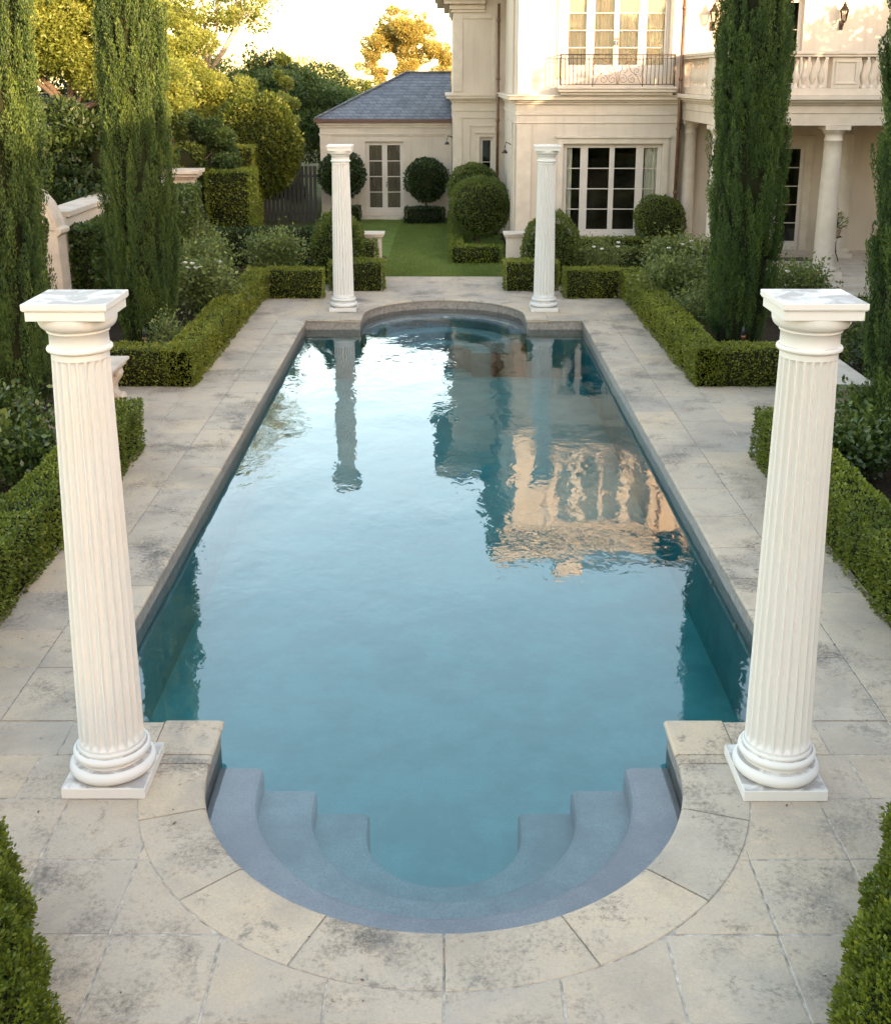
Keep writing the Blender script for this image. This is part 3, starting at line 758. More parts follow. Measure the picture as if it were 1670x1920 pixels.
# small round return fittings in the pool wall
for u, v in ((1331, 1098), (1388, 1180)):
    x, y = gp(u, v, -.45); f = MB()
    f.tube([(PW + .03, y, -.42), (PW + .005, y, -.42)], .04, 14)
    tag(f.build('water_jet', M['white']), ('small round return fitting set in the right pool wall, farther one' if v == 1098 else 'small round return fitting set in the right pool wall, nearer one'), 'pool fitting', 'return fittings in the pool wall')
lf = [(RNG.uniform(-4, 4), RNG.uniform(4.6, 7.4)) for _ in range(26)] + [(q * RNG.uniform(3.0, 4.1), RNG.uniform(8, 26)) for q in (-1, 1) for _ in range(26)]
lf = [p for p in lf if abs(p[0]) > 2 or math.hypot(p[0], p[1] - CYN) > RA + .05]
P = np.array([(x, y, .006) for x, y in lf]); a_ = RNG.uniform(0, 6.28, len(P)); d = np.stack([np.cos(a_), np.sin(a_), .12 + 0 * a_], 1); s_ = np.stack([-np.sin(a_), np.cos(a_), 0 * a_], 1)
Lf = RNG.uniform(.018, .04, (len(P), 1)); V = np.stack([P, P + d * Lf * .5 + s_ * Lf * .25, P + d * Lf, P + d * Lf * .5 - s_ * Lf * .25], 1)
o = bpy.data.objects.new('fallen_leaves', quads_mesh('fallen_leaves', V, RNG.uniform(.2, .6, len(P)), [M['bark']])); COL.objects.link(o)
tag(o, 'small brown fallen leaves scattered over the stone paving', 'leaves', kind='stuff')
# ------------------------------------------------------------------ fluted columns
def fluted_column(x, y, W, Ht, label):
    """W plinth width, Ht total height"""
    t = thing('fluted_column', (x, y, 0), label, 'column', 'white fluted columns at the pool corners')
    mb = MB(); mb.box(x - W / 2, x + W / 2, y - W / 2, y + W / 2, 0, .085); mb.build('plinth', M['column'], t, .006)
    rb, rt = W * .385, W * .315
    prof = [(W * .44, .085)]
    def torus(r, z, rr, n=8): return [(r + rr * math.cos(a), z + rr * math.sin(a)) for a in [-math.pi / 2 + math.pi * k / n for k in range(n + 1)]]
    prof += torus(W * .43, .085 + .052, .052) + [(W * .405, .19), (W * .41, .20), (W * .41, .215)] + torus(W * .405, .215 + .034, .034) + [(W * .41, .285), (W * .41, .30), (rb + .004, .312)]
    mb = MB(); mb.lathe(prof, x, y, 48); mb.build('base', M['column'], t)
    # fluted shaft
    zt = Ht - .36; nf = 22; per = 8; n = nf * per; zs = [.31, .33, .345, .36, .38] + [.38 + (zt - .47) * k / 10 for k in range(1, 10)] + [zt - .12, zt - .09, zt - .07, zt - .055, zt - .045, zt]
    vs = []; fs = []
    for z in zs:
        f = (z - .31) / (zt - .31); rr = rb + (rt - rb) * (f ** 1.25)
        if z < .345 or z > zt - .05: dep = 0
        elif z < .38: dep = math.sqrt(max(0, 1 - ((.385 - z) / .045) ** 2))
        elif z > zt - .12: dep = math.sqrt(max(0, 1 - ((z - zt + .12) / .072) ** 2))
        else: dep = 1
        for k in range(n):
            ph = (k % per) / per; d = 0
            if ph > .12: d = math.sin(math.pi * (ph - .12) / .88) ** .6
            r_ = rr - .029 * (W / .6) * d * dep; a = 2 * math.pi * k / n
            vs.append((x + r_ * math.cos(a), y + r_ * math.sin(a), z))
    for i in range(len(zs) - 1):
        for k in range(n): fs.append((i * n + k, i * n + (k + 1) % n, (i + 1) * n + (k + 1) % n, (i + 1) * n + k))
    mb = MB(); mb.add(vs, fs, False); sh = mb.build('shaft', M['column'], t)
    z = zt; p = [(rt, z - .001)] + torus(rt + .008, z + .02, .02) + [(rt + .006, z + .045), (rt + .004, z + .13)] + torus(rt + .008, z + .14, .009, 4) + [(rt + .01, z + .152)]
    for k in range(9):
        a = math.pi / 2 * k / 8; p.append((rt + .012 + (W * .43 - rt - .012) * math.sin(a), z + .155 + .075 * (1 - math.cos(a))))
    p += [(W * .43, z + .245)]
    mb = MB(); mb.lathe(p, x, y, 48); mb.build('capital', M['column'], t)
    a = W * .43; c = W * .46; mb = MB(); mb.box(x - a, x + a, y - a, y + a, z + .245, z + .31)
    mb.box(x - c * .98, x + c * .98, y - c * .98, y + c * .98, z + .31, z + .318); mb.box(x - c, x + c, y - c, y + c, z + .318, Ht); mb.build('abacus', M['column'], t, .004)
    return t
fluted_column(-2.44, 7.53, .60, 3.60, 'white fluted column at the near left corner of the pool, beside the curved steps')
fluted_column(2.44, 7.50, .60, 3.61, 'white fluted column at the near right corner of the pool, beside the curved steps')
fluted_column(-2.24, 25.36, .60, 3.62, 'far white fluted column left of the lawn, before the round shrub and garage')
fluted_column(2.23, 25.36, .60, 3.62, 'far white fluted column in front of the mansion corner, right of the lawn')

# ------------------------------------------------------------------ mansion
FY = 32.0                                     # front plane of the main bay
man = thing('mansion', (4.2, FY, 0), 'large cream rendered mansion with tall windows, balconies and a columned porch', 'mansion')
def fx(u, Y=FY): return at(u, 300, Y)[0]
def fz(v, Y=FY): return at(800, v, Y)[1]
BX0, BX1, TX0, TY = 1.96, 6.36, .30, 38.5
WLX0, WLX1, WLZ0, WLZ1 = 3.26, 5.96, .80, 3.28      # lower bay window
WUX0, WUX1, WUZ0, WUZ1 = 3.22, 6.00, 5.02, 7.25     # upper french windows
b = MB(); wall_grid(b, BX0, BX1, 0, 8.0, FY, FY + .3, [(WLX0, WLX1, WLZ0, WLZ1), (WUX0, WUX1, WUZ0, WUZ1)])
wall_grid(b, FY + .3, 46, 0, 8.0, BX0, BX0 + .3, [], 'y'); b.build('bay_wall', M['wall'], man)
TWX0, TWX1, TWZ0, TWZ1 = 1.18, 1.62, 1.5, 3.15
b = MB(); wall_grid(b, TX0, BX0, 0, 7.6, TY, TY + .3, [(TWX0, TWX1, TWZ0, TWZ1)]); b.box(TX0, TX0 + .3, TY + .3, 46, 0, 7.6); b.build('tower_wall', M['wall'], man)
PYW = 32.5
DX0, DX1, DZ0, DZ1 = 8.55, 10.02, .30, 3.22
UX0, UX1, UZ0, UZ1 = 8.9, 9.68, 4.75, 7.1
b = MB(); wall_grid(b, BX1 - .0, 15, 0, 8.0, PYW, PYW + .3, [(DX0, DX1, DZ0, DZ1), (UX0, UX1, UZ0, UZ1)]); b.box(14.7, 15, PYW + .3, 46, 0, 8.0); b.build('porch_wall', M['wall'], man)
b = MB(); b.box(TX0 + .3, 14.7, 45.7, 46, 0, 8); b.build('rear_wall', M['wall'], man)
# mouldings
def band(name, x0, x1, yf, z, steps_, ret=None, mat='trim', back=None):
    """stacked projecting courses: list of (dz0,dz1,proj)"""
    mb = MB()
    for d0, d1, pr in steps_:
        mb.box(x0 - (pr if ret in ('l', 'lr') else 0), x1 + (pr if ret in ('r', 'lr') else 0), yf - pr, yf - .002, z + d0, z + d1)
        if ret in ('l', 'lr') and back: mb.box(x0 - pr, x0 - .002, yf - .001, back, z + d0, z + d1)
    return mb.build(name, M[mat], man, .006, 1)
CORN = [(-.62, -.585, .03), (-.40, -.30, .03), (-.12, -.06, .06), (-.06, .0, .12), (.0, .09, .22), (.09, .13, .26)]
band('string_course', BX0, BX1, FY, 4.45, CORN, 'l', back=TY)
band('string_course', TX0, BX0 - .27, TY, 4.38, CORN, 'l', back=45)
EAV = [(-.30, -.2, .06), (-.2, -.05, .12), (-.05, .12, .3), (.12, .3, .55), (.3, .42, .62)]
band('eaves_cornice', BX0, BX1 + .001, FY, 7.75, EAV, 'l', back=44)
band('eaves_cornice', BX1 + .7, 15, PYW, 7.75, EAV)
band('eaves_cornice', TX0, BX0 - .65, TY, 7.35, EAV, 'l', back=44)
# shallow pilaster panels on the tower and bay edges
for x0, x1, z0, z1, yf in ((TX0, TX0 + .30, 4.6, 7.0, TY), (BX0 - .42, BX0 - .3, 4.6, 7.0, TY), (TX0, TX0 + .30, .2, 3.76, TY), (TX0 + .5, TX0 + .56, .2, 3.55, TY), (TX0 + .56, BX0 - .35, 3.49, 3.55, TY), (BX0 - .35, BX0 - .29, .2, 3.55, TY), (TX0 + .301, BX0 - .421, 6.86, 7.0, TY)):
    b = MB(); b.box(x0, x1, yf - .035, yf - .001, z0, z1); b.build('wall_panel_moulding', M['trim'], man, .005, 1)

b = MB(); b.box(BX0 + .02, BX0 + .42, FY - .05, FY - .002, 0, 3.80); b.box(BX0 + .02, BX0 + .42, FY - .04, FY - .002, 4.60, 7.40)
b.box(BX0 - .05, BX0 - .002, FY + .1, FY + .5, 0, 3.80); b.box(BX0 - .05, BX0 - .002, FY + 1.3, FY + 1.42, 0, 3.8); b.box(BX0 - .05, BX0 - .002, FY + 1.3, FY + 1.42, 4.6, 7.4)
b.build('corner_pilaster', M['trim'], man, .006, 1)
b = MB(); b.box(BX0 - .06, BX1, FY - .09, FY - .051, 0, .55); b.build('wall_plinth', M['trim'], man, .01, 1)
def surround(x0, x1, z0, z1, yf, w_=.16, pr=.05, sill=True):
    mb = MB(); mb.box(x0 - w_, x0 - .01, yf - pr, yf - .002, z0, z1 + w_); mb.box(x1 + .01, x1 + w_, yf - pr, yf - .002, z0, z1 + w_); mb.box(x0 - .01, x1 + .01, yf - pr, yf - .002, z1 + .01, z1 + w_)
    mb.box(x0 - w_ - .05, x1 + w_ + .05, yf - pr - .05, yf - .003, z1 + w_ + .002, z1 + w_ + .06)
    mb.box(x0 - w_ - .045, x0 - w_, yf - .025, yf - .002, z0, z1 + w_); mb.box(x1 + w_, x1 + w_ + .045, yf - .025, yf - .002, z0, z1 + w_)
    if sill: mb.box(x0 - w_ - .05, x1 + w_ + .05, yf - pr - .07, yf - .002, z0 - .09, z0 - .001)
    return mb
surround(WLX0, WLX1, WLZ0, WLZ1, FY).build('window_surround', M['trim'], man, .005, 1)
surround(TWX0, TWX1, TWZ0, TWZ1, TY, .12).build('window_surround', M['trim'], man, .005, 1)
surround(WUX0, WUX1, WUZ0, WUZ1, FY, .18, sill=False).build('window_surround', M['trim'], man, .005, 1)
surround(UX0, UX1, UZ0, UZ1, PYW, .14).build('window_surround', M['trim'], man, .005, 1)
surround(DX0, DX1, DZ0, DZ1, PYW, .2, sill=False).build('door_surround', M['trim'], man, .005, 1)
def casement(parent, name, x0, x1, z0, z1, yf, leaves_, rows_, fr=.05, st=.055, mun=.024, handle=None, bot=.10, inset_=.10, panes='glass', curt=None, depth=1.0, room=True, cmat=None):
    """framed glazing: leaves_ = list of (xa,xb) leaves; rows_ = number of pane rows"""
    mb = MB(); ya, yb = yf + inset_, yf + inset_ + .07
    mb.box(x0, x0 + fr, ya, yb, z0, z1); mb.box(x1 - fr, x1, ya, yb, z0, z1); mb.box(x0 + fr, x1 - fr, ya, yb, z1 - fr, z1); mb.box(x0 + fr, x1 - fr, ya, yb, z0, z0 + .04)
    for i, (a, c) in enumerate(leaves_):
        y1_, y2_ = ya + .012, yb - .012; zl, zh = z0 + .042, z1 - fr - .002
        mb.box(a, a + st, y1_, y2_, zl, zh); mb.box(c - st, c, y1_, y2_, zl, zh); mb.box(a + st, c - st, y1_, y2_, zh - st, zh); mb.box(a + st, c - st, y1_, y2_, zl, zl + bot)
        zb, zt = zl + bot, zh - st
        for k in range(1, rows_): 
            z = zb + (zt - zb) * k / rows_; mb.box(a + st, c - st, y1_ + .01, y2_ - .01, z - mun / 2, z + mun / 2)
        if i: mb.box(leaves_[i - 1][1], a, ya + .002, yb - .002, z0 + .04, z1 - fr)
    o = mb.build(name, M['white'], parent, .003, 1)
    g_ = MB(); g_.box(x0 + fr, x1 - fr, yb - .03, yb - .024, z0 + .04, z1 - fr); g_.build('pane', M[panes], o)
    if curt:
        for a, c in curt:
            cm = MB(); n = max(8, int((c - a) / .02)); pts = []
            for k in range(n + 1):
                x = a + (c - a) * k / n; pts.append((x, yf + (.30 if name == 'window' else .20) + .025 * math.sin(k * 1.35) + .01 * math.sin(k * .5)))
            vs = [(x, y, z0 + .02) for x, y in pts] + [(x, y, z1) for x, y in pts]
            cm.add(vs, [(k, k + 1, n + 2 + k, n + 1 + k) for k in range(n)], True); cm.build('curtain', M[cmat or ('curtain' if name == 'window' else 'blind')], o, fix=False)
    if handle:
        h = MB()
        for q in handle: h.tube([(q, ya - .02, z0 + (z1 - z0) * .38), (q, ya - .02, z0 + (z1 - z0) * .38 + .12)], .014, 8); h.lathe([(.02, z0 + (z1 - z0) * .38 + .15), (.025, z0 + (z1 - z0) * .38 + .17), (.01, z0 + (z1 - z0) * .38 + .19)], q, ya - .02, 8)
        h.build('handle', M['black'], o)
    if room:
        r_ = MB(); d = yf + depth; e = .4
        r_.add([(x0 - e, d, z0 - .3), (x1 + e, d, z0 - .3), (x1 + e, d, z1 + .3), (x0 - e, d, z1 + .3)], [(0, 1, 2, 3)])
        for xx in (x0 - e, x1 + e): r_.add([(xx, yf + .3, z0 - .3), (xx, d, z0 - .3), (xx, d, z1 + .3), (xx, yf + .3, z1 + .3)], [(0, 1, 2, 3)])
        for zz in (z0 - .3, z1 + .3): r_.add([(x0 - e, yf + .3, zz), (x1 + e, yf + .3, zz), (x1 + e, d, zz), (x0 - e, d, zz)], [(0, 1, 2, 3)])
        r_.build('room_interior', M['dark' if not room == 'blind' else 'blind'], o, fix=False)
    return o
def lv(x0, x1, us): return [(x0 + (x1 - x0) * a, x0 + (x1 - x0) * c) for a, c in us]
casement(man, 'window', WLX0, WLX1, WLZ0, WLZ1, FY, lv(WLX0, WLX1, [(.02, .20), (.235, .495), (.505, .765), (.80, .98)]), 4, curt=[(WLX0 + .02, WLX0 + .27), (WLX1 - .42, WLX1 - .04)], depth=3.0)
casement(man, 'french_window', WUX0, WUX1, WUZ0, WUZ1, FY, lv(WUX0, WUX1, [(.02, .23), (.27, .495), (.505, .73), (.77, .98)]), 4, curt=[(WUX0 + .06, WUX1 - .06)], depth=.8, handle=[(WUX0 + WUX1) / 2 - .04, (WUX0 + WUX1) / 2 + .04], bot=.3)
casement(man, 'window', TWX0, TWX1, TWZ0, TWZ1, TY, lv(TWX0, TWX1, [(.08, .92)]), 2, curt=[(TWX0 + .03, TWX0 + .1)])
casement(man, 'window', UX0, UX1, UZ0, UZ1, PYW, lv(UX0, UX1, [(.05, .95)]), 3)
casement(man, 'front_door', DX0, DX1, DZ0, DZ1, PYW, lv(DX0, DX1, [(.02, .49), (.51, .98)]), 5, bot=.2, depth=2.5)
# juliet balcony
b = MB(); b.box(3.05, 6.17, FY - .42, FY - .003, 4.66, 4.74); b.box(3.02, 6.2, FY - .46, FY - .004, 4.74, 4.80); b.box(3.12, 6.10, FY - .34, FY - .003, 4.585, 4.66)
b.build('balcony_slab', M['trim'], man, .008, 1)
b = MB(); yr = FY - .40; xa, xb = 3.10, 6.12; zr = 4.86; zt = 5.62
for z, r_ in ((zt, .017), (zr, .012), (zt - .1, .008)): b.tube([(xa, FY - .05, z), (xa, yr, z)], r_, 6); b.tube([(xb, FY - .05, z), (xb, yr, z)], r_, 6); b.tube([(xa, yr, z), (xb, yr, z)], r_, 6)
xm = (xa + xb) / 2
for x in (xa, xb, xa + .85, xb - .85): b.tube([(x, yr, 4.80), (x, yr, zt)], .013, 6)
for side in (0, 1):
    for k in range(1, 8):
        x = (xa + .85 * k / 8) if side == 0 else (xb - .85 * k / 8)
        b.tube([(x, yr, zr), (x, yr, zt)], .0095, 5)
for yk in (.12, .24): b.tube([(xa, FY - .05 - yk, zr), (xa, FY - .05 - yk, zt)], .0075, 5); b.tube([(xb, FY - .05 - yk, zr), (xb, FY - .05 - yk, zt)], .0075, 5)
b.build('railing', M['iron'], man)
b = MB()
def spiral(cx, cz, r0, turns, a0, sgn, end=None):
    pts = []
    for k in range(26):
        f = k / 25; a = a0 + sgn * turns * 2 * math.pi * f; r_ = r0 * (1 - .82 * f); pts.append((cx + r_ * math.cos(a), yr, cz + r_ * math.sin(a)))
    b.tube(pts, .0075, 5)
for q in (-1, 1):
    spiral(xm + q * .14, zr + .13, .12, 1.3, math.pi / 2, -q); spiral(xm + q * .38, zr + .13, .12, 1.3, math.pi / 2, q)
    spiral(xm + q * .16, zr + .40, .11, 1.2, -math.pi / 2, q); spiral(xm + q * .50, zr + .34, .09, 1.2, -math.pi / 2, -q)
    b.tube([(xm + q * .02, yr, zr), (xm + q * .06, yr, zr + .3), (xm + q * .16, yr, zr + .52), (xm + q * .32, yr, zr + .58), (xm + q * .45, yr, zt - .1)], .008, 5)
    b.tube([(xm + q * .62, yr, zr), (xm + q * .52, yr, zr + .2), (xm + q * .36, yr, zr + .32), (xm + q * .2, yr, zt - .1)], .008, 5)
    b.tube([(xm + q * .60, yr, zr + .2), (xm + q * .66, yr, zr + .4), (xm + q * .56, yr, zt - .1)], .007, 5)
b.tube([(xm, yr, zr), (xm, yr, zt)], .009, 5); b.build('scrollwork', M['lampcopper'], man)
# downpipes
def pipe(x, y, z0, z1, nm='downpipe'):
    p = MB(); p.tube([(x, y, z0), (x, y, z1)], .045, 12)
    for z in (z0 + .3, 2.0, 3.7, 5.0, 6.8): 
        if z0 < z < z1: p.lathe([(.046, z - .04), (.062, z - .035), (.062, z + .035), (.046, z + .04)], x, y, 12)
    p.box(x - .02, x + .02, y, y + .12, 3.2, 3.24); p.build(nm, M['copper'], man)
pipe(BX1 - .06, FY - .34, 0, 7.9); pipe(BX0 - .22, TY - .32, 0, 7.3)
# wall lanterns
def lantern(x, y, z, s=1.0, dx=0):
    p = MB(); p.box(x - .05, x + .05, y - .03, y - .002, z - .22, z + .02); p.tube([(x, y - .03, z - .1), (x, y - .12, z - .17), (x, y - .2, z - .1), (x, y - .22, z - .03)], .012, 6)
    yc = y - .22
    p.lathe([(.03, z - .05), (.055, z - .03), (.06, z)], x, yc, 6)
    for k in range(6):
        a = math.pi / 3 * k; p.tube([(x + .06 * math.cos(a), yc + .06 * math.sin(a), z), (x + .115 * math.cos(a), yc + .115 * math.sin(a), z + .26)], .008, 5)
    p.lathe([(.135, z + .26), (.13, z + .28), (.07, z + .36), (.05, z + .38), (.055, z + .42), (.02, z + .46), (.012, z + .5)], x, yc, 6)
    o = p.build('wall_lantern', M['iron'], man)
    q = MB(); q.lathe([(.055, z + .005), (.108, z + .255)], x, yc, 6, False); q.build('lantern_glass', M['glass'], o)
    return o
lx, lz = at(1576, 40, PYW); lantern(lx, PYW, lz)
lx, lz = at(1334, 42, PYW); lantern(lx, PYW, lz)
b = MB(); zz = 3.1; b.tube([(TX0 - .002, TY + 1.0, zz), (TX0 - .16, TY + 1.0, zz + .05), (TX0 - .2, TY + 1.0, zz - .1)], .02, 6); b.lathe([(.03, zz - .14), (.08, zz - .2), (.09, zz - .24)], TX0 - .2, TY + 1.0, 10); b.build('wall_light', M['black'], man)
b = MB(); zz = 3.15; b.tube([(BX0 - .002, FY + 2.0, zz), (BX0 - .16, FY + 2.0, zz + .08), (BX0 - .2, FY + 2.0, zz - .1)], .018, 6); b.lathe([(.03, zz - .14), (.08, zz - .2), (.09, zz - .24)], BX0 - .2, FY + 2.0, 10); b.build('wall_light', M['iron'], man)
# porch: floor, steps, columns, entablature, balustrade
PX0, PY0 = 6.30, 28.0
b = MB(); b.box(PX0, 15, PY0 - .15, PYW - .002, -.03, .30); b.build('porch_floor', M['gardenstone'], man, .012, 2)
b = MB(); b.box(PX0 + .3, 15, PY0 - .55, PY0 - .152, -.03, .16); b.box(PX0 + .3, 15, PY0 - .95, PY0 - .552, -.03, .03); b.build('porch_step', M['gardenstone'], man, .012, 2)
def porch_column(x, y, top=3.92, z0=.30, r=.235):
    p = MB(); p.box(x - r * 1.55, x + r * 1.55, y - r * 1.55, y + r * 1.55, z0 + .001, z0 + .11)
    pr = [(r * 1.4, z0 + .11), (r * 1.46, z0 + .15), (r * 1.4, z0 + .19), (r * 1.2, z0 + .20), (r * 1.14, z0 + .23)]
    hgt = top - z0
    for k in range(11): f = k / 10; pr.append((r * (1.08 - .2 * f ** 1.4), z0 + .25 + (hgt - .62) * f))
    zt_ = top - .36
    pr += [(r * .96, zt_ + .0), (r * .96, zt_ + .03), (r * .88, zt_ + .035), (r * .88, zt_ + .15), (r * 1.0, zt_ + .17), (r * 1.18, zt_ + .24), (r * 1.2, zt_ + .26)]
    p.lathe(pr, x, y, 32); p.box(x - r * 1.28, x + r * 1.28, y - r * 1.28, y + r * 1.28, top - .10, top - .001)
    return p.build('porch_column', M['trim'], man)
porch_column(9.38, 28.3); porch_column(6.68, 28.3); porch_column(12.6, 28.3); porch_column(10.75, 31.35, r=.2); porch_column(6.75, 32.2, r=.18)
b = MB(); b.box(6.48, 15, 28.05, 28.60, 3.92, 4.20); b.box(6.46, 15, 28.03, 28.60, 4.202, 4.40); b.box(6.40, 15, 27.97, 28.602, 4.40, 4.46); b.box(6.30, 15, 27.87, 28.604, 4.46, 4.52); b.box(6.22, 15, 27.79, 28.606, 4.52, 4.62)
b.box(6.48, 6.98, 28.602, 32.49, 3.92, 4.20); b.box(6.46, 6.98, 28.602, 32.49, 4.202, 4.40); b.box(6.40, 6.98, 28.604, 32.49, 4.40, 4.46); b.box(6.30, 6.98, 28.606, 32.49, 4.46, 4.52); b.box(6.22, 6.98, 28.608, 32.49, 4.52, 4.62)
b.build('entablature', M['trim'], man, .006, 1)
b = MB(); b.box(6.985, 15, 28.61, 32.49, 4.22, 4.60); b.build('porch_ceiling', M['wall'], man)
b = MB()
b.box(6.42, 15, 28.0, 28.36, 4.622, 4.78); b.box(6.38, 15, 27.95, 28.41, 5.50, 5.56); b.box(6.35, 15, 27.92, 28.44, 5.562, 5.63)
b.box(6.42, 6.78, 28.362, 32.49, 4.622, 4.78); b.box(6.38, 6.83, 28.412, 32.49, 5.50, 5.56); b.box(6.35, 6.86, 28.442, 32.49, 5.562, 5.63)
for x0, x1 in ((6.42, 7.0), (9.12, 9.78), (12.2, 12.9)):
    b.box(x0, x1, 28.01, 28.35, 4.782, 5.498); b.box(x0 + .07, x1 - .07, 27.985, 28.008, 4.88, 4.93); b.box(x0 + .07, x1 - .07, 27.985, 28.008, 5.37, 5.42); b.box(x0 + .07, x0 + .12, 27.985, 28.008, 4.932, 5.368); b.box(x1 - .12, x1 - .07, 27.985, 28.008, 4.932, 5.368)
b.box(6.43, 6.77, 28.37, 29.0, 4.782, 5.498); b.box(6.43, 6.77, 31.9, 32.48, 4.782, 5.498)
b.build('balustrade', M['trim'], man, .006, 1)
BP = [(.07, 0), (.07, .05), (.045, .06), (.04, .09), (.06, .15), (.088, .24), (.082, .30), (.05, .42), (.036, .52), (.036, .58), (.055, .60), (.045, .63), (.07, .65), (.07, .715)]
bal0 = None
bxy = [(7.12 + .2 * k, 28.18) for k in range(10)] + [(9.92 + .2 * k, 28.18) for k in range(11)] + [(6.6, 29.15 + .25 * k) for k in range(11)]
for x, y in bxy:
    if bal0 is None:
        q = MB(); q.lathe([(r_, 4.783 + z) for r_, z in BP], x, y, 12); bal0 = q.build('baluster', M['trim'], man); bx0 = (x, y)
    else:
        o = bal0.copy(); COL.objects.link(o); o.parent = man; o.location = (x - bx0[0], y - bx0[1], 0)
# roofs
b = MB(); e = .62
def hip(mb, x0, x1, y0, y1, z, hgt, run):
    mb.add([(x0, y0, z), (x1, y0, z), (x1, y1, z), (x0, y1, z), (x0 + run, y0 + run, z + hgt), (x1 - run, y0 + run, z + hgt), (x1 - run, y1 - run, z + hgt), (x0 + run, y1 - run, z + hgt)],
           [(0, 1, 5, 4), (1, 2, 6, 5), (2, 3, 7, 6), (3, 0, 4, 7), (4, 5, 6, 7)])
hip(b, BX0 - e, 15.6, FY - e, 46.6, 8.19, 2.2, 4.2); b.build('roof', M['roof'], man)
b = MB(); hip(b, TX0 - e, BX0 - e - .01, TY - e, 46, 7.79, .6, .9); b.build('tower_roof', M['roof'], man)
b = MB(); b.box(3.9, 4.9, 37.2, 38.0, 9.6, 11.4); b.box(3.84, 4.96, 37.14, 38.06, 11.4, 11.55); b.build('chimney', M['wall'], man)

# doormat, plant stand
mx, my = gp(1483, 487, .3); b = MB(); b.box(mx - .55, mx + .5, my - .25, my + .3, .303, .32)
tag(b.build('doormat', M['mat']), 'dark brown coir mat on the porch floor before the glazed door', 'doormat')
t = thing('plant_stand', (10.25, 30.3, .30), 'small wrought iron stand holding a potted plant, between the porch columns', 'plant stand')
b = MB()
for k in range(3):
    a = 2 * math.pi * k / 3 + .4; c, s_ = math.cos(a), math.sin(a)
    b.tube([(10.25 + .24 * c, 30.3 + .24 * s_, .31), (10.25 + .12 * c, 30.3 + .12 * s_, .55), (10.25 + .10 * c, 30.3 + .1 * s_, .8), (10.25 + .2 * c, 30.3 + .2 * s_, .98)], .014, 6)
for z, r_ in ((.6, .11), (.98, .2)): b.tube([(10.25 + r_ * math.cos(2 * math.pi * k / 16), 30.3 + r_ * math.sin(2 * math.pi * k / 16), z) for k in range(17)], .012, 6)
b.build('stand', M['iron'], t)
b = MB(); b.lathe([(.10, .92), (.15, 1.0), (.19, 1.16), (.21, 1.18), (.21, 1.22), (.18, 1.22), (.17, 1.17)], 10.25, 30.3, 20); b.build('pot', M['pot'], t)
P = RNG.normal(0, .11, (260, 3)) + np.array([0, 0, 1.05]); mesh_obj('foliage', quads_mesh('foliage', leaf_quads(P, unit(P - np.array([0, 0, .9])), .12, 1, .8, .3, .3), RNG.uniform(0, 1, 260), [M['rose']]), t)

# ------------------------------------------------------------------ garage wing
gr = thing('garage_wing', (-2.1, 43, 0), 'low cream garden wing with dark slate hipped roof and glazed double doors', 'outbuilding')
GX0, GX1, GY = -4.53, .28, 43.0
GDX0, GDX1, GDZ0, GDZ1 = -2.88, -1.48, .10, 2.78
b = MB(); wall_grid(b, GX0, GX1, 0, 3.5, GY, GY + .3, [(GDX0, GDX1, GDZ0, GDZ1)]); wall_grid(b, GY + .3, 51, 0, 3.5, GX0, GX0 + .3, [], 'y'); b.build('wall', M['wall'], gr)
def gband(pr, z0, z1): 
    return (GX0 - pr, GX1, GY - pr, GY - .002, z0, z1), (GX0 - pr, GX0 - .002, GY - .001, 51, z0, z1)
b = MB()
for pr, z0, z1 in ((.03, 2.98, 3.03), (.05, 3.03, 3.06), (.05, 3.28, 3.36), (.10, 3.36, 3.46), (.03, .0, .18)):
    for bx in gband(pr, z0, z1): b.box(*bx)
b.box(GX0 + .001, GX0 + .4, GY - .02, GY - .003, .181, 2.979); b.build('moulding', M['trim'], gr, .005, 1)
b = MB(); b.extr([(GY - .20, 3.46), (GY - .20, 3.58), (GY - .10, 3.60), (GY - .08, 3.46)], GX0 - .2, GX1, 'x'); b.extr([(GX0 - .2, 3.46), (GX0 - .2, 3.58), (GX0 - .1, 3.6), (GX0 - .08, 3.46)], GY - .078, 51, 'y'); b.build('gutter', M['gutter'], gr)
b = MB(); rz0, rz1 = 3.60, 5.22; rx = 3.05; ry = 3.9
b.add([(GX0 - .14, GY - .14, rz0), (GX1, GY - .14, rz0), (GX1, GY + ry, rz1), (GX0 + rx, GY + ry, rz1), (GX0 - .14, GY + 2 * ry, rz0), (GX1, GY + 2 * ry, rz0)], [(0, 1, 2, 3), (0, 3, 4), (3, 2, 5, 4), (0, 4, 5, 1)])
o = b.build('roof', M['roof'], gr, fix=False)
c = MB(); c.tube([(GX0 - .14, GY - .14, rz0 + .02), (GX0 + rx, GY + ry, rz1 + .03)], .05, 6); c.tube([(GX0 + rx, GY + ry, rz1 + .03), (GX1, GY + ry, rz1 + .03)], .055, 6); c.build('ridge', M['roof'], o)
b = MB(); b.box(GDX0 - .08, GDX0 - .001, GY - .02, GY - .002, .1, 2.86); b.box(GDX1 + .001, GDX1 + .08, GY - .02, GY - .002, .1, 2.86); b.box(GDX0 - .001, GDX1 + .001, GY - .02, GY - .002, 2.781, 2.86); b.build('door_surround', M['trim'], gr)
casement(gr, 'door', GDX0, GDX1, GDZ0, GDZ1, GY, lv(GDX0, GDX1, [(.03, .495), (.505, .97)]), 4, bot=.22, depth=1.6, st=.09, handle=[-2.12], mun=.035, curt=[(GDX0 + .06, GDX1 - .06)], cmat='taupe')
b = MB(); b.box(GDX0 - .3, GDX1 + .3, GY - .5, GY - .031, -.02, .09); b.build('door_step', M['gardenstone'], gr, .01, 1)
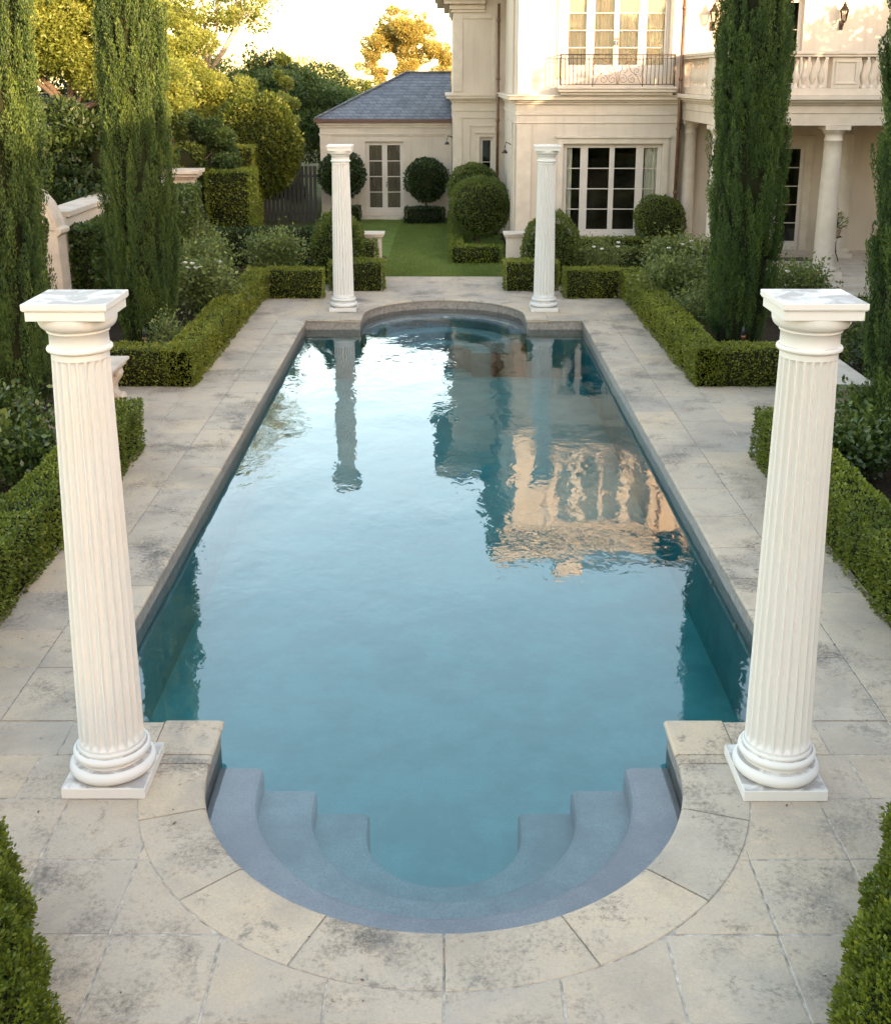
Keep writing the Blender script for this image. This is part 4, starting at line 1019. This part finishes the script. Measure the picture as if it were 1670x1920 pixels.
b = MB(); zz = .35; b.tube([(-.95, GY - .01, zz), (-.95, GY - .12, zz + .04), (-.8, GY - .14, zz + .08), (-.7, GY - .12, zz)], .035, 8); b.build('garden_tap', M['black'], gr)

# ------------------------------------------------------------------ low walls flanking the lawn
def low_wall(x0, x1, label):
    t = thing('low_wall', ((x0 + x1) / 2, 29.85, 0), label, 'wall', 'low capped walls at the lawn entrance')
    b = MB(); b.box(x0, x1, 29.7, 30.05, -.03, 1.04); b.build('wall_body', M['wall'], t)
    b = MB(); b.box(x0 - .05, x1 + .05, 29.64, 30.11, 1.041, 1.09); b.box(x0 - .08, x1 + .08, 29.61, 30.14, 1.092, 1.15); b.build('cap', M['gardenstone'], t, .01, 2)
low_wall(1.62, 2.9, 'low cream wall with stone cap, right of the lawn')
low_wall(-2.9, -1.62, 'low cream wall with stone cap, left of the lawn and half hidden by hedge')

# ------------------------------------------------------------------ stone benches
def bench(sgn, label):
    x, y = (-5.35 if sgn < 0 else 5.92), 17.0
    t = thing('stone_bench', (x, y, 0), label, 'bench', 'stone benches facing the pool')
    b = MB(); b.box(x - .29, x + .29, y - .85, y + .85, .60, .66); b.box(x - .33, x + .33, y - .9, y + .9, .662, .72); b.build('seat', M['gardenstone'], t, .02, 3)
    for yy in (y - .62, y + .62):
        prof = [(-.20, 0), (.24, 0), (.29, .04), (.30, .10), (.26, .16), (.20, .18), (.17, .22), (.165, .30), (.19, .36), (.24, .42), (.27, .50), (.26, .56), (.22, .598), (-.20, .598)]
        b = MB(); b.extr([(x - sgn * a, z) for a, z in prof], yy - .11, yy + .11, 'y')
        b.tube([(x - sgn * .225, yy - .135, .10), (x - sgn * .225, yy + .135, .10)], .075, 14); b.tube([(x - sgn * .21, yy - .125, .52), (x - sgn * .21, yy + .125, .52)], .05, 14)
        b.build('leg', M['gardenstone'], t, .012, 2)
    b = MB(); b.box(x - .18 if sgn < 0 else x - .12, x + .12 if sgn < 0 else x + .18, y - .50, y + .50, 0, .599); b.build('bench_core', M['gardenstone'], t, .008, 2)
bench(-1, 'cream stone bench with scrolled legs, half hidden behind the near left column')
bench(1, 'cream stone bench with scrolled legs, half hidden behind the near right column')

# garden wall with ivy on the left
WX = -7.55
t = thing('garden_wall', (WX, 27.5, 0), 'tall cream boundary wall with pale sloping cap and scrolled end, left of the cypress', 'wall')
b = MB(); b.box(WX - .35, WX, 22.9, 33.6, -.03, 2.32); b.build('wall_body', M['wall'], t)
b = MB(); b.box(WX - .53, WX + .07, 23.1, 33.6, 2.321, 2.44); b.build('cap', M['gardenstone'], t, .015, 2)
b = MB()
sc = [(.12, 0), (.62, 0), (.60, 1.2), (.57, 2.02), (.66, 2.09), (.66, 2.17), (.58, 2.2), (.54, 2.36), (.42, 2.66), (.26, 2.86), (.12, 2.95)]
b.extr([(WX - .53 + a, z) for a, z in sc], 22.35, 22.88, 'y')
b.extr([(WX - .53 + p[0] * .93, p[1] - .06) for p in sc[6:]] + [(WX - .5, 2.2)], 22.32, 22.352, 'y')
b.build('scroll_pier', M['gardenstone'], t, .015, 2)
t = thing('capped_pier', (-7.2, 32.0, 0), 'cream stone pier with moulded cap rising above the ivy hedge', 'pier')
b = MB(); b.box(-7.5, -6.85, 31.7, 32.3, -.03, 2.35); b.build('pier_shaft', M['gardenstone'], t, .01, 1)
b = MB(); b.box(-7.56, -6.79, 31.64, 32.36, 2.351, 2.42); b.box(-7.64, -6.71, 31.56, 32.44, 2.42, 2.50); b.box(-7.7, -6.65, 31.5, 32.5, 2.50, 2.60); b.build('cap', M['gardenstone'], t, .012, 2)
# dark gate between the hedges and garage
t = thing('garden_gate', (-5.5, 41.5, 0), 'dark slatted garden gate in the shade beside the garage wing', 'gate')
b = MB()
for k in range(14): b.box(-6.6 + .15 * k, -6.6 + .15 * k + .11, 41.5, 41.53, .05, 2.0)
b.build('pickets', M['black'], t)
for zr_ in (.3, 1.6):
    b = MB(); b.box(-6.65, -4.5, 41.531, 41.57, zr_, zr_ + .1); b.build('rail', M['black'], t)

# ------------------------------------------------------------------ bed lights
def bed_light(u, v, label, Y=None):
    x, y = gp(u, v, 0); t = thing('bed_light', (x, y, 0), label, 'garden light', 'copper spike lights in the beds')
    b = MB(); b.tube([(x, y, -.05), (x, y, .30)], .018, 8); b.build('stake', M['lampcopper'], t)
    b = MB(); b.lathe([(.022, .30), (.03, .31), (.05, .36), (.055, .39), (.03, .40)], x, y, 14); b.build('lamp_collar', M['lampcopper'], t)
    b = MB(); b.lathe([(.035, .40), (.042, .42), (.04, .50), (.022, .54), (.006, .57)], x, y, 14); b.build('lamp_cap', M['black'], t)
bed_light(275, 672, 'copper spike light at the foot of the cypress in the left bed')
bed_light(1390, 668, 'copper spike light at the foot of the cypress in the right bed')

# ------------------------------------------------------------------ hedges
HX = 4.17
for s, nm in ((-1, 'left'), (1, 'right')):
    def bx(a, c, y0, y1, z1): return (min(s * a, s * c), max(s * a, s * c), y0, y1, 0, z1)
    hedge('box_hedge', [bx(HX, HX + .52, 6.9, 15.4 if s < 0 else 14.95, .72)], f'long clipped box hedge behind the near {nm} column', dens=2300, size=.036, group='low box hedges around the pool')
    hedge('box_hedge', [bx(HX, HX + .50, 18.6, 27.1, .68), bx(HX, 6.7 if s > 0 else 6.2, 18.6, 19.15, .68), bx(2.82, HX, 26.6, 27.15, .70)],
          f'low angled box hedge edging the {nm} rose bed beside the pool', dens=1500, size=.04, mat='boxtop', group='low box hedges around the pool')
    hedge('box_hedge', [bx(1.46, 2.80, 27.6, 28.3, .72)], f'short box hedge block behind the far {nm} column, beside the lawn', dens=1100, size=.045, mat='boxtop', group='low box hedges around the pool')
hedge('box_hedge', [(-6.75, -3.42, 31.4, 32.3, 0, 1.0)], 'dark medium hedge behind the left roses and round shrub', dens=700, size=.055, mat='topidark')
hedge('box_hedge', [(-2.35, -1.70, 29.05, 29.55, 0, 1.04)], 'small upright hedge in front of the left low wall, beside the lawn', dens=900, size=.05, mat='topi')
hedge('box_hedge', [(-3.2, -1.7, 30.3, 31.0, 0, 1.02)], 'dark hedge behind the left low wall', dens=800, size=.05, mat='topi')
hedge('box_hedge', [(3.6, 5.9, 29.0, 29.7, 0, .82)], 'dark box hedge below the bay window, nearer row', dens=800, size=.05, mat='topi')
hedge('box_hedge', [(3.1, 6.0, 30.6, 31.2, 0, .88)], 'clipped box hedge directly under the bay window, rear row', dens=800, size=.05, mat='box')
hedge('box_hedge', [(.16, 1.62, 31.9, 32.4, 0, .50)], 'low box hedge in front of the big round topiary', dens=1000, size=.045, mat='box')
hedge('box_hedge', [(.16, .56, 32.42, 41.0, 0, .50)], 'narrow hedge running along the lawn towards the garage', dens=700, size=.05, mat='box')
hedge('box_hedge', [(-1.40, .02, 41.0, 41.8, 0, .55)], 'small dark hedge right of the garage doors', dens=700, size=.055, mat='topidark')
hedge('box_hedge', [(-3.5, -2.98, 41.0, 41.8, 0, .62)], 'small dark hedge left of the garage doors', dens=700, size=.055, mat='topidark')
hedge('tall_hedge', [(-6.9, -5.62, 33.6, 35.2, .05, 2.42)], 'tall square clipped hedge block beside the stone pier', dens=700, size=.065, mat='box')
hedge('tall_hedge', [(-7.3, -6.0, 36.6, 38.4, .05, 2.95)], 'taller clipped hedge standing behind the square hedge block', dens=600, size=.07, mat='boxtop')
hedge('tall_hedge', [(-7.5, -7.0, 23.0, 26.5, 0, 2.12)], 'tall glossy hedge against the boundary wall, left of the second cypress', dens=900, size=.075, mat='ivy', rough=.09)
hedge('tall_hedge', [(-7.4, -6.55, 27.5, 31.4, 0, 2.25)], 'tall glossy hedge between the second cypress and the stone pier', dens=800, size=.07, mat='ivy', rough=.09)

# ------------------------------------------------------------------ topiary
tg = 'clipped round topiary shrubs'
ball('topiary_ball', 1.04, 34.0, 1.36, .90, 'largest round clipped ball on a short trunk, beside the mansion corner', 'topiary', 'topi', .055, 1200, group=tg)
ball('topiary_ball', .95, 36.7, 1.62, .84, 'round clipped shrub behind the largest ball, under the tower window', 'topiary', 'topi', .06, 900, group=tg)
ball('topiary_ball', -3.62, 41.5, 1.71, .84, 'dark round lollipop shrub left of the garage doors', 'topiary', 'topidark', .075, 700, group=tg)
ball('topiary_ball', -.62, 41.5, 1.52, .78, 'dark round lollipop shrub right of the garage doors', 'topiary', 'topidark', .075, 700, group=tg)
ball('topiary_ball', 5.82, 31.2, 1.30, .70, 'round clipped shrub at the right corner of the bay window', 'topiary', 'topi', .055, 1100, group=tg)
ball('topiary_dome', -2.68, 29.2, .80, .72, 'large domed shrub behind the far left column', 'topiary', 'topi', .06, 1300, rz=1.0, trunk=False, dome=True, group=tg)
ball('topiary_dome', 2.72, 29.0, .80, .74, 'large domed shrub behind the far right column', 'topiary', 'topi', .06, 1300, rz=.98, trunk=False, dome=True, group=tg)
# near corner shrubs
def near_shrub(s, blobs, label):
    t = thing('box_shrub', (s * 3.1, 5.3, 0), label, 'shrub'); Vs = []; Rn = []; cv = []; cf = []
    for x, y, z, r in blobs:
        n = int(4 * math.pi * r * r * 8200); d = unit(RNG.normal(0, 1, (n, 3)))
        rad = r * (1 + (vnoise(d * 3 + x, 1.5, 4) - .5) * .16 + (vnoise(d * 3, 6, 9) - .5) * .14 + RNG.uniform(-.12, .02, n))
        P = d * rad[:, None] + np.array([x * s - s * 3.1, y - 5.3, z]); keep = P[:, 2] > .01; P = P[keep]; dd = d[keep]
        Vs.append(leaf_quads(P, dd, .030, .9, .9, .45, .55)); Rn.append(np.clip(.35 * vnoise(P, 6, 3) + .3 * vnoise(P, 17, 5) + RNG.uniform(-.15, .42, len(P)), 0, 1))
        v, f = sphere_core((x - 3.1) * s, y - 5.3, z, r * .86, r * .86, r * .86); cf += [[i + len(cv) for i in q] for q in f]; cv += v
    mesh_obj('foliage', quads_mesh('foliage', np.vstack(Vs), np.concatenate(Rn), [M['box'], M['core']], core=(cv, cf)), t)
near_shrub(-1, [(2.46, 4.72, .26, .49), (2.60, 5.05, .34, .46), (2.77, 5.4, .40, .44), (2.92, 5.72, .42, .40), (3.06, 6.02, .42, .37), (3.45, 5.3, .5, .5), (2.9, 4.5, .4, .5)], 'leafy clipped shrub in the bottom left corner on the paving')
near_shrub(1, [(2.46, 4.75, .24, .48), (2.62, 5.1, .34, .45), (2.80, 5.45, .42, .42), (3.0, 5.8, .44, .38), (3.08, 6.1, .50, .35), (3.45, 5.3, .5, .5), (2.9, 4.5, .4, .5)], 'leafy clipped shrub in the bottom right corner on the paving')

# ------------------------------------------------------------------ cypresses
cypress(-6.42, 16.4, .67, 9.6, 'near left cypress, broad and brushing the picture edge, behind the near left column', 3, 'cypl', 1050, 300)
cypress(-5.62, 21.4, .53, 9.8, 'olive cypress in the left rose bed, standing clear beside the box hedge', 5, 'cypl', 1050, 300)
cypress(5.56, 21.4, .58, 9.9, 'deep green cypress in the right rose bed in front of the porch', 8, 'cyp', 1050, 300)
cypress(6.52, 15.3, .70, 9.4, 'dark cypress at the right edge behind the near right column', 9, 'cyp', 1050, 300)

# ------------------------------------------------------------------ roses and loose shrubs
def rose(x, y, h, r, nfl, label, seed, size=.06, n=2600, mat='rose', stem=True, opn=0, group='white rose bushes in the beds', nm='rose_bush', cat='rose bush'):
    rs = np.random.default_rng(seed); t = thing(nm, (x, y, 0), label, cat, group)
    mb = MB(); ends = []
    for k in range(9):
        a = rs.uniform(0, 6.28); rr = r * rs.uniform(.3, .85); e = Vector((x + rr * math.cos(a), y + rr * math.sin(a), h * rs.uniform(.6, .95)))
        m_ = Vector((x + rr * .35 * math.cos(a), y + rr * .35 * math.sin(a), h * .45)); mb.tube([(x, y, -.02), m_, e], .012, 6, .004); ends.append(e)
        for q in range(2):
            e2 = e + Vector((rs.normal(0, .14), rs.normal(0, .14), rs.uniform(-.05, .15))); mb.tube([m_ + (e - m_) * rs.uniform(.2, .8), e2], .006, 5, .003); ends.append(e2)
    mb.build('stems', M['bark'], t)
    E = np.array([(e.x - x, e.y - y, e.z) for e in ends]); k = rs.integers(0, len(E), n)
    P = E[k] + rs.normal(0, 1, (n, 3)) * np.array([.13, .13, .13]) * (1 - .45 * opn) * (r / .5) ** .5
    if not opn:
        ex = rs.normal(0, 1, (n, 3)) * np.array([r * .5, r * .5, h * .22]) + np.array([0, 0, h * .55]); P = np.vstack([P, ex])
    P = P[P[:, 2] > .03]; d = unit(P - np.array([0, 0, h * .4]))
    mesh_obj('foliage', quads_mesh('foliage', leaf_quads(P, d, size, .6, 1.1, .1, .55), np.clip(RNG.uniform(-.1, .75, len(P)) + .3 * (P[:, 2] / h - .5), 0, 1), [M[mat]]), t)
    for q in range(nfl):
        a = rs.uniform(-2.6, -.5); px, py, pz = x + r * .75 * math.cos(a), y + r * .75 * math.sin(a), h * rs.uniform(.95, 1.12)
        f = MB()
        for ring, (pr, nn, tilt) in enumerate(((.075, 6, .85), (.062, 5, 1.1), (.038, 4, 1.4))):
            for j in range(nn):
                b_ = 2 * math.pi * j / nn + ring; c, s_ = math.cos(b_), math.sin(b_); w_ = pr * .62; up = math.sin(tilt) * pr; ot = math.cos(tilt) * pr
                f.add([(px, py, pz), (px + c * ot * .6 - s_ * w_, py + s_ * ot * .6 + c * w_, pz + up * .6), (px + c * ot, py + s_ * ot, pz + up), (px + c * ot * .6 + s_ * w_, py + s_ * ot * .6 - c * w_, pz + up * .6)], [(0, 1, 2, 3)], True)
        f.build('flower', M['petal'], t, fix=False)
    return t
def rpx(u, v, z, Y): return at(u, v, Y)[0]
rose(-4.95, 23.6, 1.25, .55, 6, 'tall white rose bush right of the left cypress, several blooms near its top', 21, .078, 3400)
rose(-5.4, 25.3, 1.45, .65, 0, 'dense rose bush behind the tall white rose in the left bed', 22, .078, 3600)
rose(-4.2, 28.6, 1.15, .7, 0, 'leafy rose bush left of the domed shrub, no blooms', 23, .078, 3200)
rose(-5.0, 20.4, .75, .35, 0, 'low bare-stemmed rose close to the left hedge corner', 24, .05, 900)
rose(-6.4, 29.8, 1.2, .7, 0, 'rose bush before the dark medium hedge, far back in the left bed', 25, .078, 2800)
rose(5.0, 24.6, 1.15, .65, 0, 'broad rose bush nearest the angled hedge in the right bed', 31, .078, 3600)
rose(6.35, 26.3, 1.25, .6, 6, 'white rose bush left of the right cypress, blooms facing the pool', 32, .078, 3200)
rose(5.5, 26.9, 1.2, .65, 4, 'pale leafed rose bush behind the right hedge below the round shrub', 33, .078, 3400)
rose(3.95, 28.3, 1.0, .5, 4, 'small white rose in front of the bay window hedges', 34, .05, 1800)
rose(5.1, 22.4, .85, .5, 0, 'low rose bush beside the inner edge of the right hedge', 35, .05, 2400)
rose(7.5, 24.0, 1.1, .6, 1, 'rose bush behind the right cypress by the porch step', 36, .078, 2200)
rose(7.6, 19.9, .95, .5, 0, 'leafy bush behind the right column capital', 37, .078, 2000)
rose(-5.75, 13.6, 1.05, .42, 0, 'open branched young rose at the left edge, above the long hedge', 41, .085, 420, opn=1)
rose(6.05, 12.9, 1.15, .50, 0, 'open branched young rose at the right edge, above the long hedge', 42, .085, 520, opn=1)
rose(-5.5, 11.3, .6, .4, 0, 'low dark plant behind the long left hedge', 43, .07, 700, mat='dim')
rose(5.6, 10.6, .55, .4, 0, 'low dark plant behind the long right hedge', 44, .07, 700, mat='dim')

fill = [(-7.4, 17.6, 1.0, .8, 'dim'), (-6.9, 14.6, .9, .7, 'dim'), (-6.3, 12.2, .75, .6, 'ivy'), (-5.7, 10.2, .6, .5, 'dim'), (-5.4, 8.6, .6, .5, 'ivy'), (-6.1, 15.2, .6, .4, 'ivy'), (-7.6, 12.8, 1.1, .8, 'ivy'), (-5.3, 13.9, .55, .4, 'ivy')]
fw = ['behind the left bench', 'under the near left cypress', 'between the young rose and the left hedge', 'halfway along the long left hedge', 'at the near end of the long left hedge', 'between the left bench and cypress foot', 'on the outer side of the left young rose', 'tucked behind the far end of the long left hedge']
for i, (x, y, hh, r, m_) in enumerate(fill):
    for q in (-1, 1):
        rose(x * -q, y + (.25 if q > 0 else 0), hh * 1.15, r, 0, ('dark leafy undershrub ' if m_ == 'dim' else 'glossy leafy undershrub ') + (fw[i] if q < 0 else fw[i].replace('left', 'right')) if True else '', 200 + i * 2 + q, .085, int(2600 * r / .6), mat=m_, group='dark undershrubs in the side beds', nm='undershrub', cat='shrub')
# ------------------------------------------------------------------ trees
ball('standard_tree', -6.25, 39.0, 2.85, 1.52, 'round clipped tree on a thin trunk, its top lit gold, left of the garage', 'tree', 'broad', .10, 620, rz=1.75)
tree('evergreen_tree', -6.3, 50, [(0, 0, 3.6, 2.3), (-1.7, 0, 4.2, 1.7), (1.5, 0, 3.6, 1.7), (-.6, 0, 5.3, 1.2), (2.4, 0, 2.8, 1.3), (-2.6, .4, 2.6, 1.6), (-1.5, 0, 5.8, .7)], 60000, .13, 'darktree',
     'big dark green evergreen behind the garage wing', .2, 'bark', .2, False, 6, .4, coremul=.75, shell=.25, fork=3)
tree('magnolia_tree', -9.6, 27.5, [(0, 0, 2.6, 1.7), (1.0, -.4, 2.2, 1.3), (-1.0, -.3, 3.0, 1.5), (.6, .3, 3.6, 1.3), (1.6, .2, 3.1, 1.0), (0, -.5, 1.4, 1.2)], 40000, .16, 'dim',
     'dark glossy leaved tree over the boundary wall between the two left cypresses', .14, 'bark', .25, True, 7, .4, coremul=.7)
tree('golden_tree', -9.9, 31.5, [(0, 0, 6.3, 1.8), (-1.6, 0, 6.0, 1.6), (1.2, 0, 5.6, 1.5), (.3, 0, 7.7, 1.4), (2.1, 0, 4.9, 1.1), (-2.5, 0, 7.2, 1.5), (1.3, .2, 7.0, 1.0)], 85000, .10, 'gold',
     'tall golden lit tree filling the top left behind the first cypress', .2, 'bark', .35, True, 8, .42, coremul=.45)
tree('golden_tree', -9.6, 41.5, [(0, 0, 5.0, 1.7), (1.3, 0, 4.4, 1.2), (-1.3, 0, 5.3, 1.4), (.4, 0, 6.1, 1.1), (2.1, 0, 4.7, .9), (-.6, 0, 6.9, .9), (-2.0, 0, 4.2, 1.4)], 75000, .10, 'gold',
     'golden lit spreading tree right of the second cypress', .18, 'bark', .35, True, 9, .42, coremul=.4)
tree('airy_tree', -8.8, 44, [(0, 0, 7.8, 1.6), (1.5, 0, 7.3, 1.1), (-1.2, 0, 8.3, 1.3), (2.4, 0, 8.1, .9), (.5, 0, 9.2, 1.1), (-2.4, 0, 7.4, 1.3), (1.5, 0, 8.9, .8)], 16000, .11, 'gold',
     'airy tree with thin pale branches and sky showing through, above the golden trees', .14, 'palebark', .5, True, 10, .45, fork=5.5)
tree('feathery_tree', -6.9, 34.9, [(0, 0, 2.9, .9), (.5, 0, 2.5, .7), (-.5, .2, 3.3, .8), (-.9, 0, 3.9, .7)], 13000, .10, 'darktree',
     'feathery green shrub tree above the stone pier', .07, 'bark', .2, True, 11, .35, coremul=.6)
tree('laurel_tree', -9.0, 33.8, [(0, 0, 2.5, 1.3), (-.5, 0, 3.6, 1.2), (.6, 0, 3.4, 1.0), (1.2, .4, 2.6, 1.0)], 22000, .12, 'topi',
     'shaded green tree behind the boundary wall, under the golden trees', .1, 'bark', .2, True, 12, .4, coremul=.7)
tree('slender_shrub_tree', -5.9, 43.5, [(0, 0, 4.2, .42), (0, 0, 5.0, .34), (.02, 0, 5.7, .24), (0, 0, 3.3, .5)], 3800, .12, 'gold',
     'slender yellow green sapling rising above the round clipped tree', .05, 'bark', .1, True, 13, .45, fork=2.5)
tree('gum_tree', -2.6, 76, [(0, 0, 7.4, 1.5), (-1.6, 0, 7.5, 1.1), (1.5, 0, 7.2, 1.2), (.4, 0, 8.6, .9), (-.8, 0, 8.7, .8), (-2.4, 0, 6.2, .9), (2.5, 0, 5.7, 1.1), (0, 0, 5.9, 1.1), (3.1, 0, 4.9, .9), (-1.6, 0, 5.2, .8)], 40000, .13, 'euc',
     'distant gum tree glowing orange with pale limbs, above the garage roof', .16, 'palebark', .5, True, 14, .4, group='far trees against the sky', fork=3.2)
far = [(-6.6, 66, 1.8, 3.9, 'gold', 'yellow lit bushy tree just left of the garage roof hip'), (-3.9, 68, 1.6, 3.7, 'broad', 'small olive tree touching the foot of the gum tree'), (-9.8, 72, 2.2, 4.6, 'euc', 'hazy pale tree far behind the dark evergreen'),
       (.8, 70, 1.5, 4.4, 'euc', 'pale lit tree beside the mansion tower, behind the roof ridge'), (-13.5, 62, 2.6, 5.0, 'darktree', 'dark far tree behind the left garden'), (-12.0, 48, 2.8, 4.2, 'broad', 'bushy green tree behind the airy tree')]
for i, (x, y, r, z, m_, lb) in enumerate(far):
    tree('far_tree', x, y, [(0, 0, z, r), (-r * .7, 0, z - .5, r * .8), (r * .8, 0, z - .6, r * .75), (.2, 0, z - r, r * .9)], 13000, .17, m_, lb, .14, 'bark', .25, False, 40 + i, .42, coremul=.65, group='far trees against the sky', fork=1.5)
under = [(-11.2, 34.5, 2.0, 3.4, 'dim', 'dark shrub tree filling the gap under the golden tree at the left'), (-7.2, 43.8, 1.2, 1.4, 'dim', 'dark shrub behind the slatted garden gate'), (-11.3, 21.0, 1.6, 1.7, 'dim', 'dark shrubbery tree at the left edge beyond the first cypress'), (-9.3, 19.5, 1.3, 1.2, 'dim', 'dark low shrub tree behind the near left cypress'), (-8.0, 42.5, 1.4, 1.6, 'dim', 'dark shrub tree behind the tall clipped hedges')]
for i, (x, y, r, z, m_, lb) in enumerate(under):
    tree('shade_shrub', x, y, [(0, 0, z, r), (r * .7, 0, z * .8, r * .8), (-r * .7, .2, z * .9, r * .8)], 11000, .13, m_, lb, .08, 'bark', .15, False, 60 + i, .45, coremul=.8, fork=.6, cat='shrub')
# unseen hedges and trees, added and sized to keep low sun off the garden
occ = [(16.5, 12.5, 10.6, 3.0), (16.3, 7.5, 10.8, 3.0), (15.9, 3.5, 9.6, 2.4)]
hedge('sun_screen_hedge', [(14.6, 16.6, 13.0, 31.0, 0, 7.5), (14.6, 16.6, -17.0, 12.98, 0, 9.4)], 'unseen very tall hedge added on the right to block the low sun, outside the picture', dens=45, size=.26, mat='broad', rough=.5)
hedge('sun_screen_hedge', [(-3.0, 14.58, -19.0, -17.1, 0, 9.0)], 'unseen very tall hedge added across the near end to block the low sun, outside the picture', dens=45, size=.26, mat='broad', rough=.5)
for i, (x, y, hh, r) in enumerate(occ):
    tree('sun_screen_tree', x, y, [(0, 0, hh - r, r), (0, r * .75, hh - r * 1.2, r * .85), (0, -r * .75, hh - r * 1.3, r * .85), (0, 0, max(1.4, hh - 2.3 * r), r)], 9000, .3, 'broad',
         'tall dense unseen tree added to shade the garden from the low sun, outside the picture', .25, 'bark', .05, False, 80 + i, .55, coremul=.86, shell=.2, fork=2, group='unseen sun-blocking trees outside the picture')
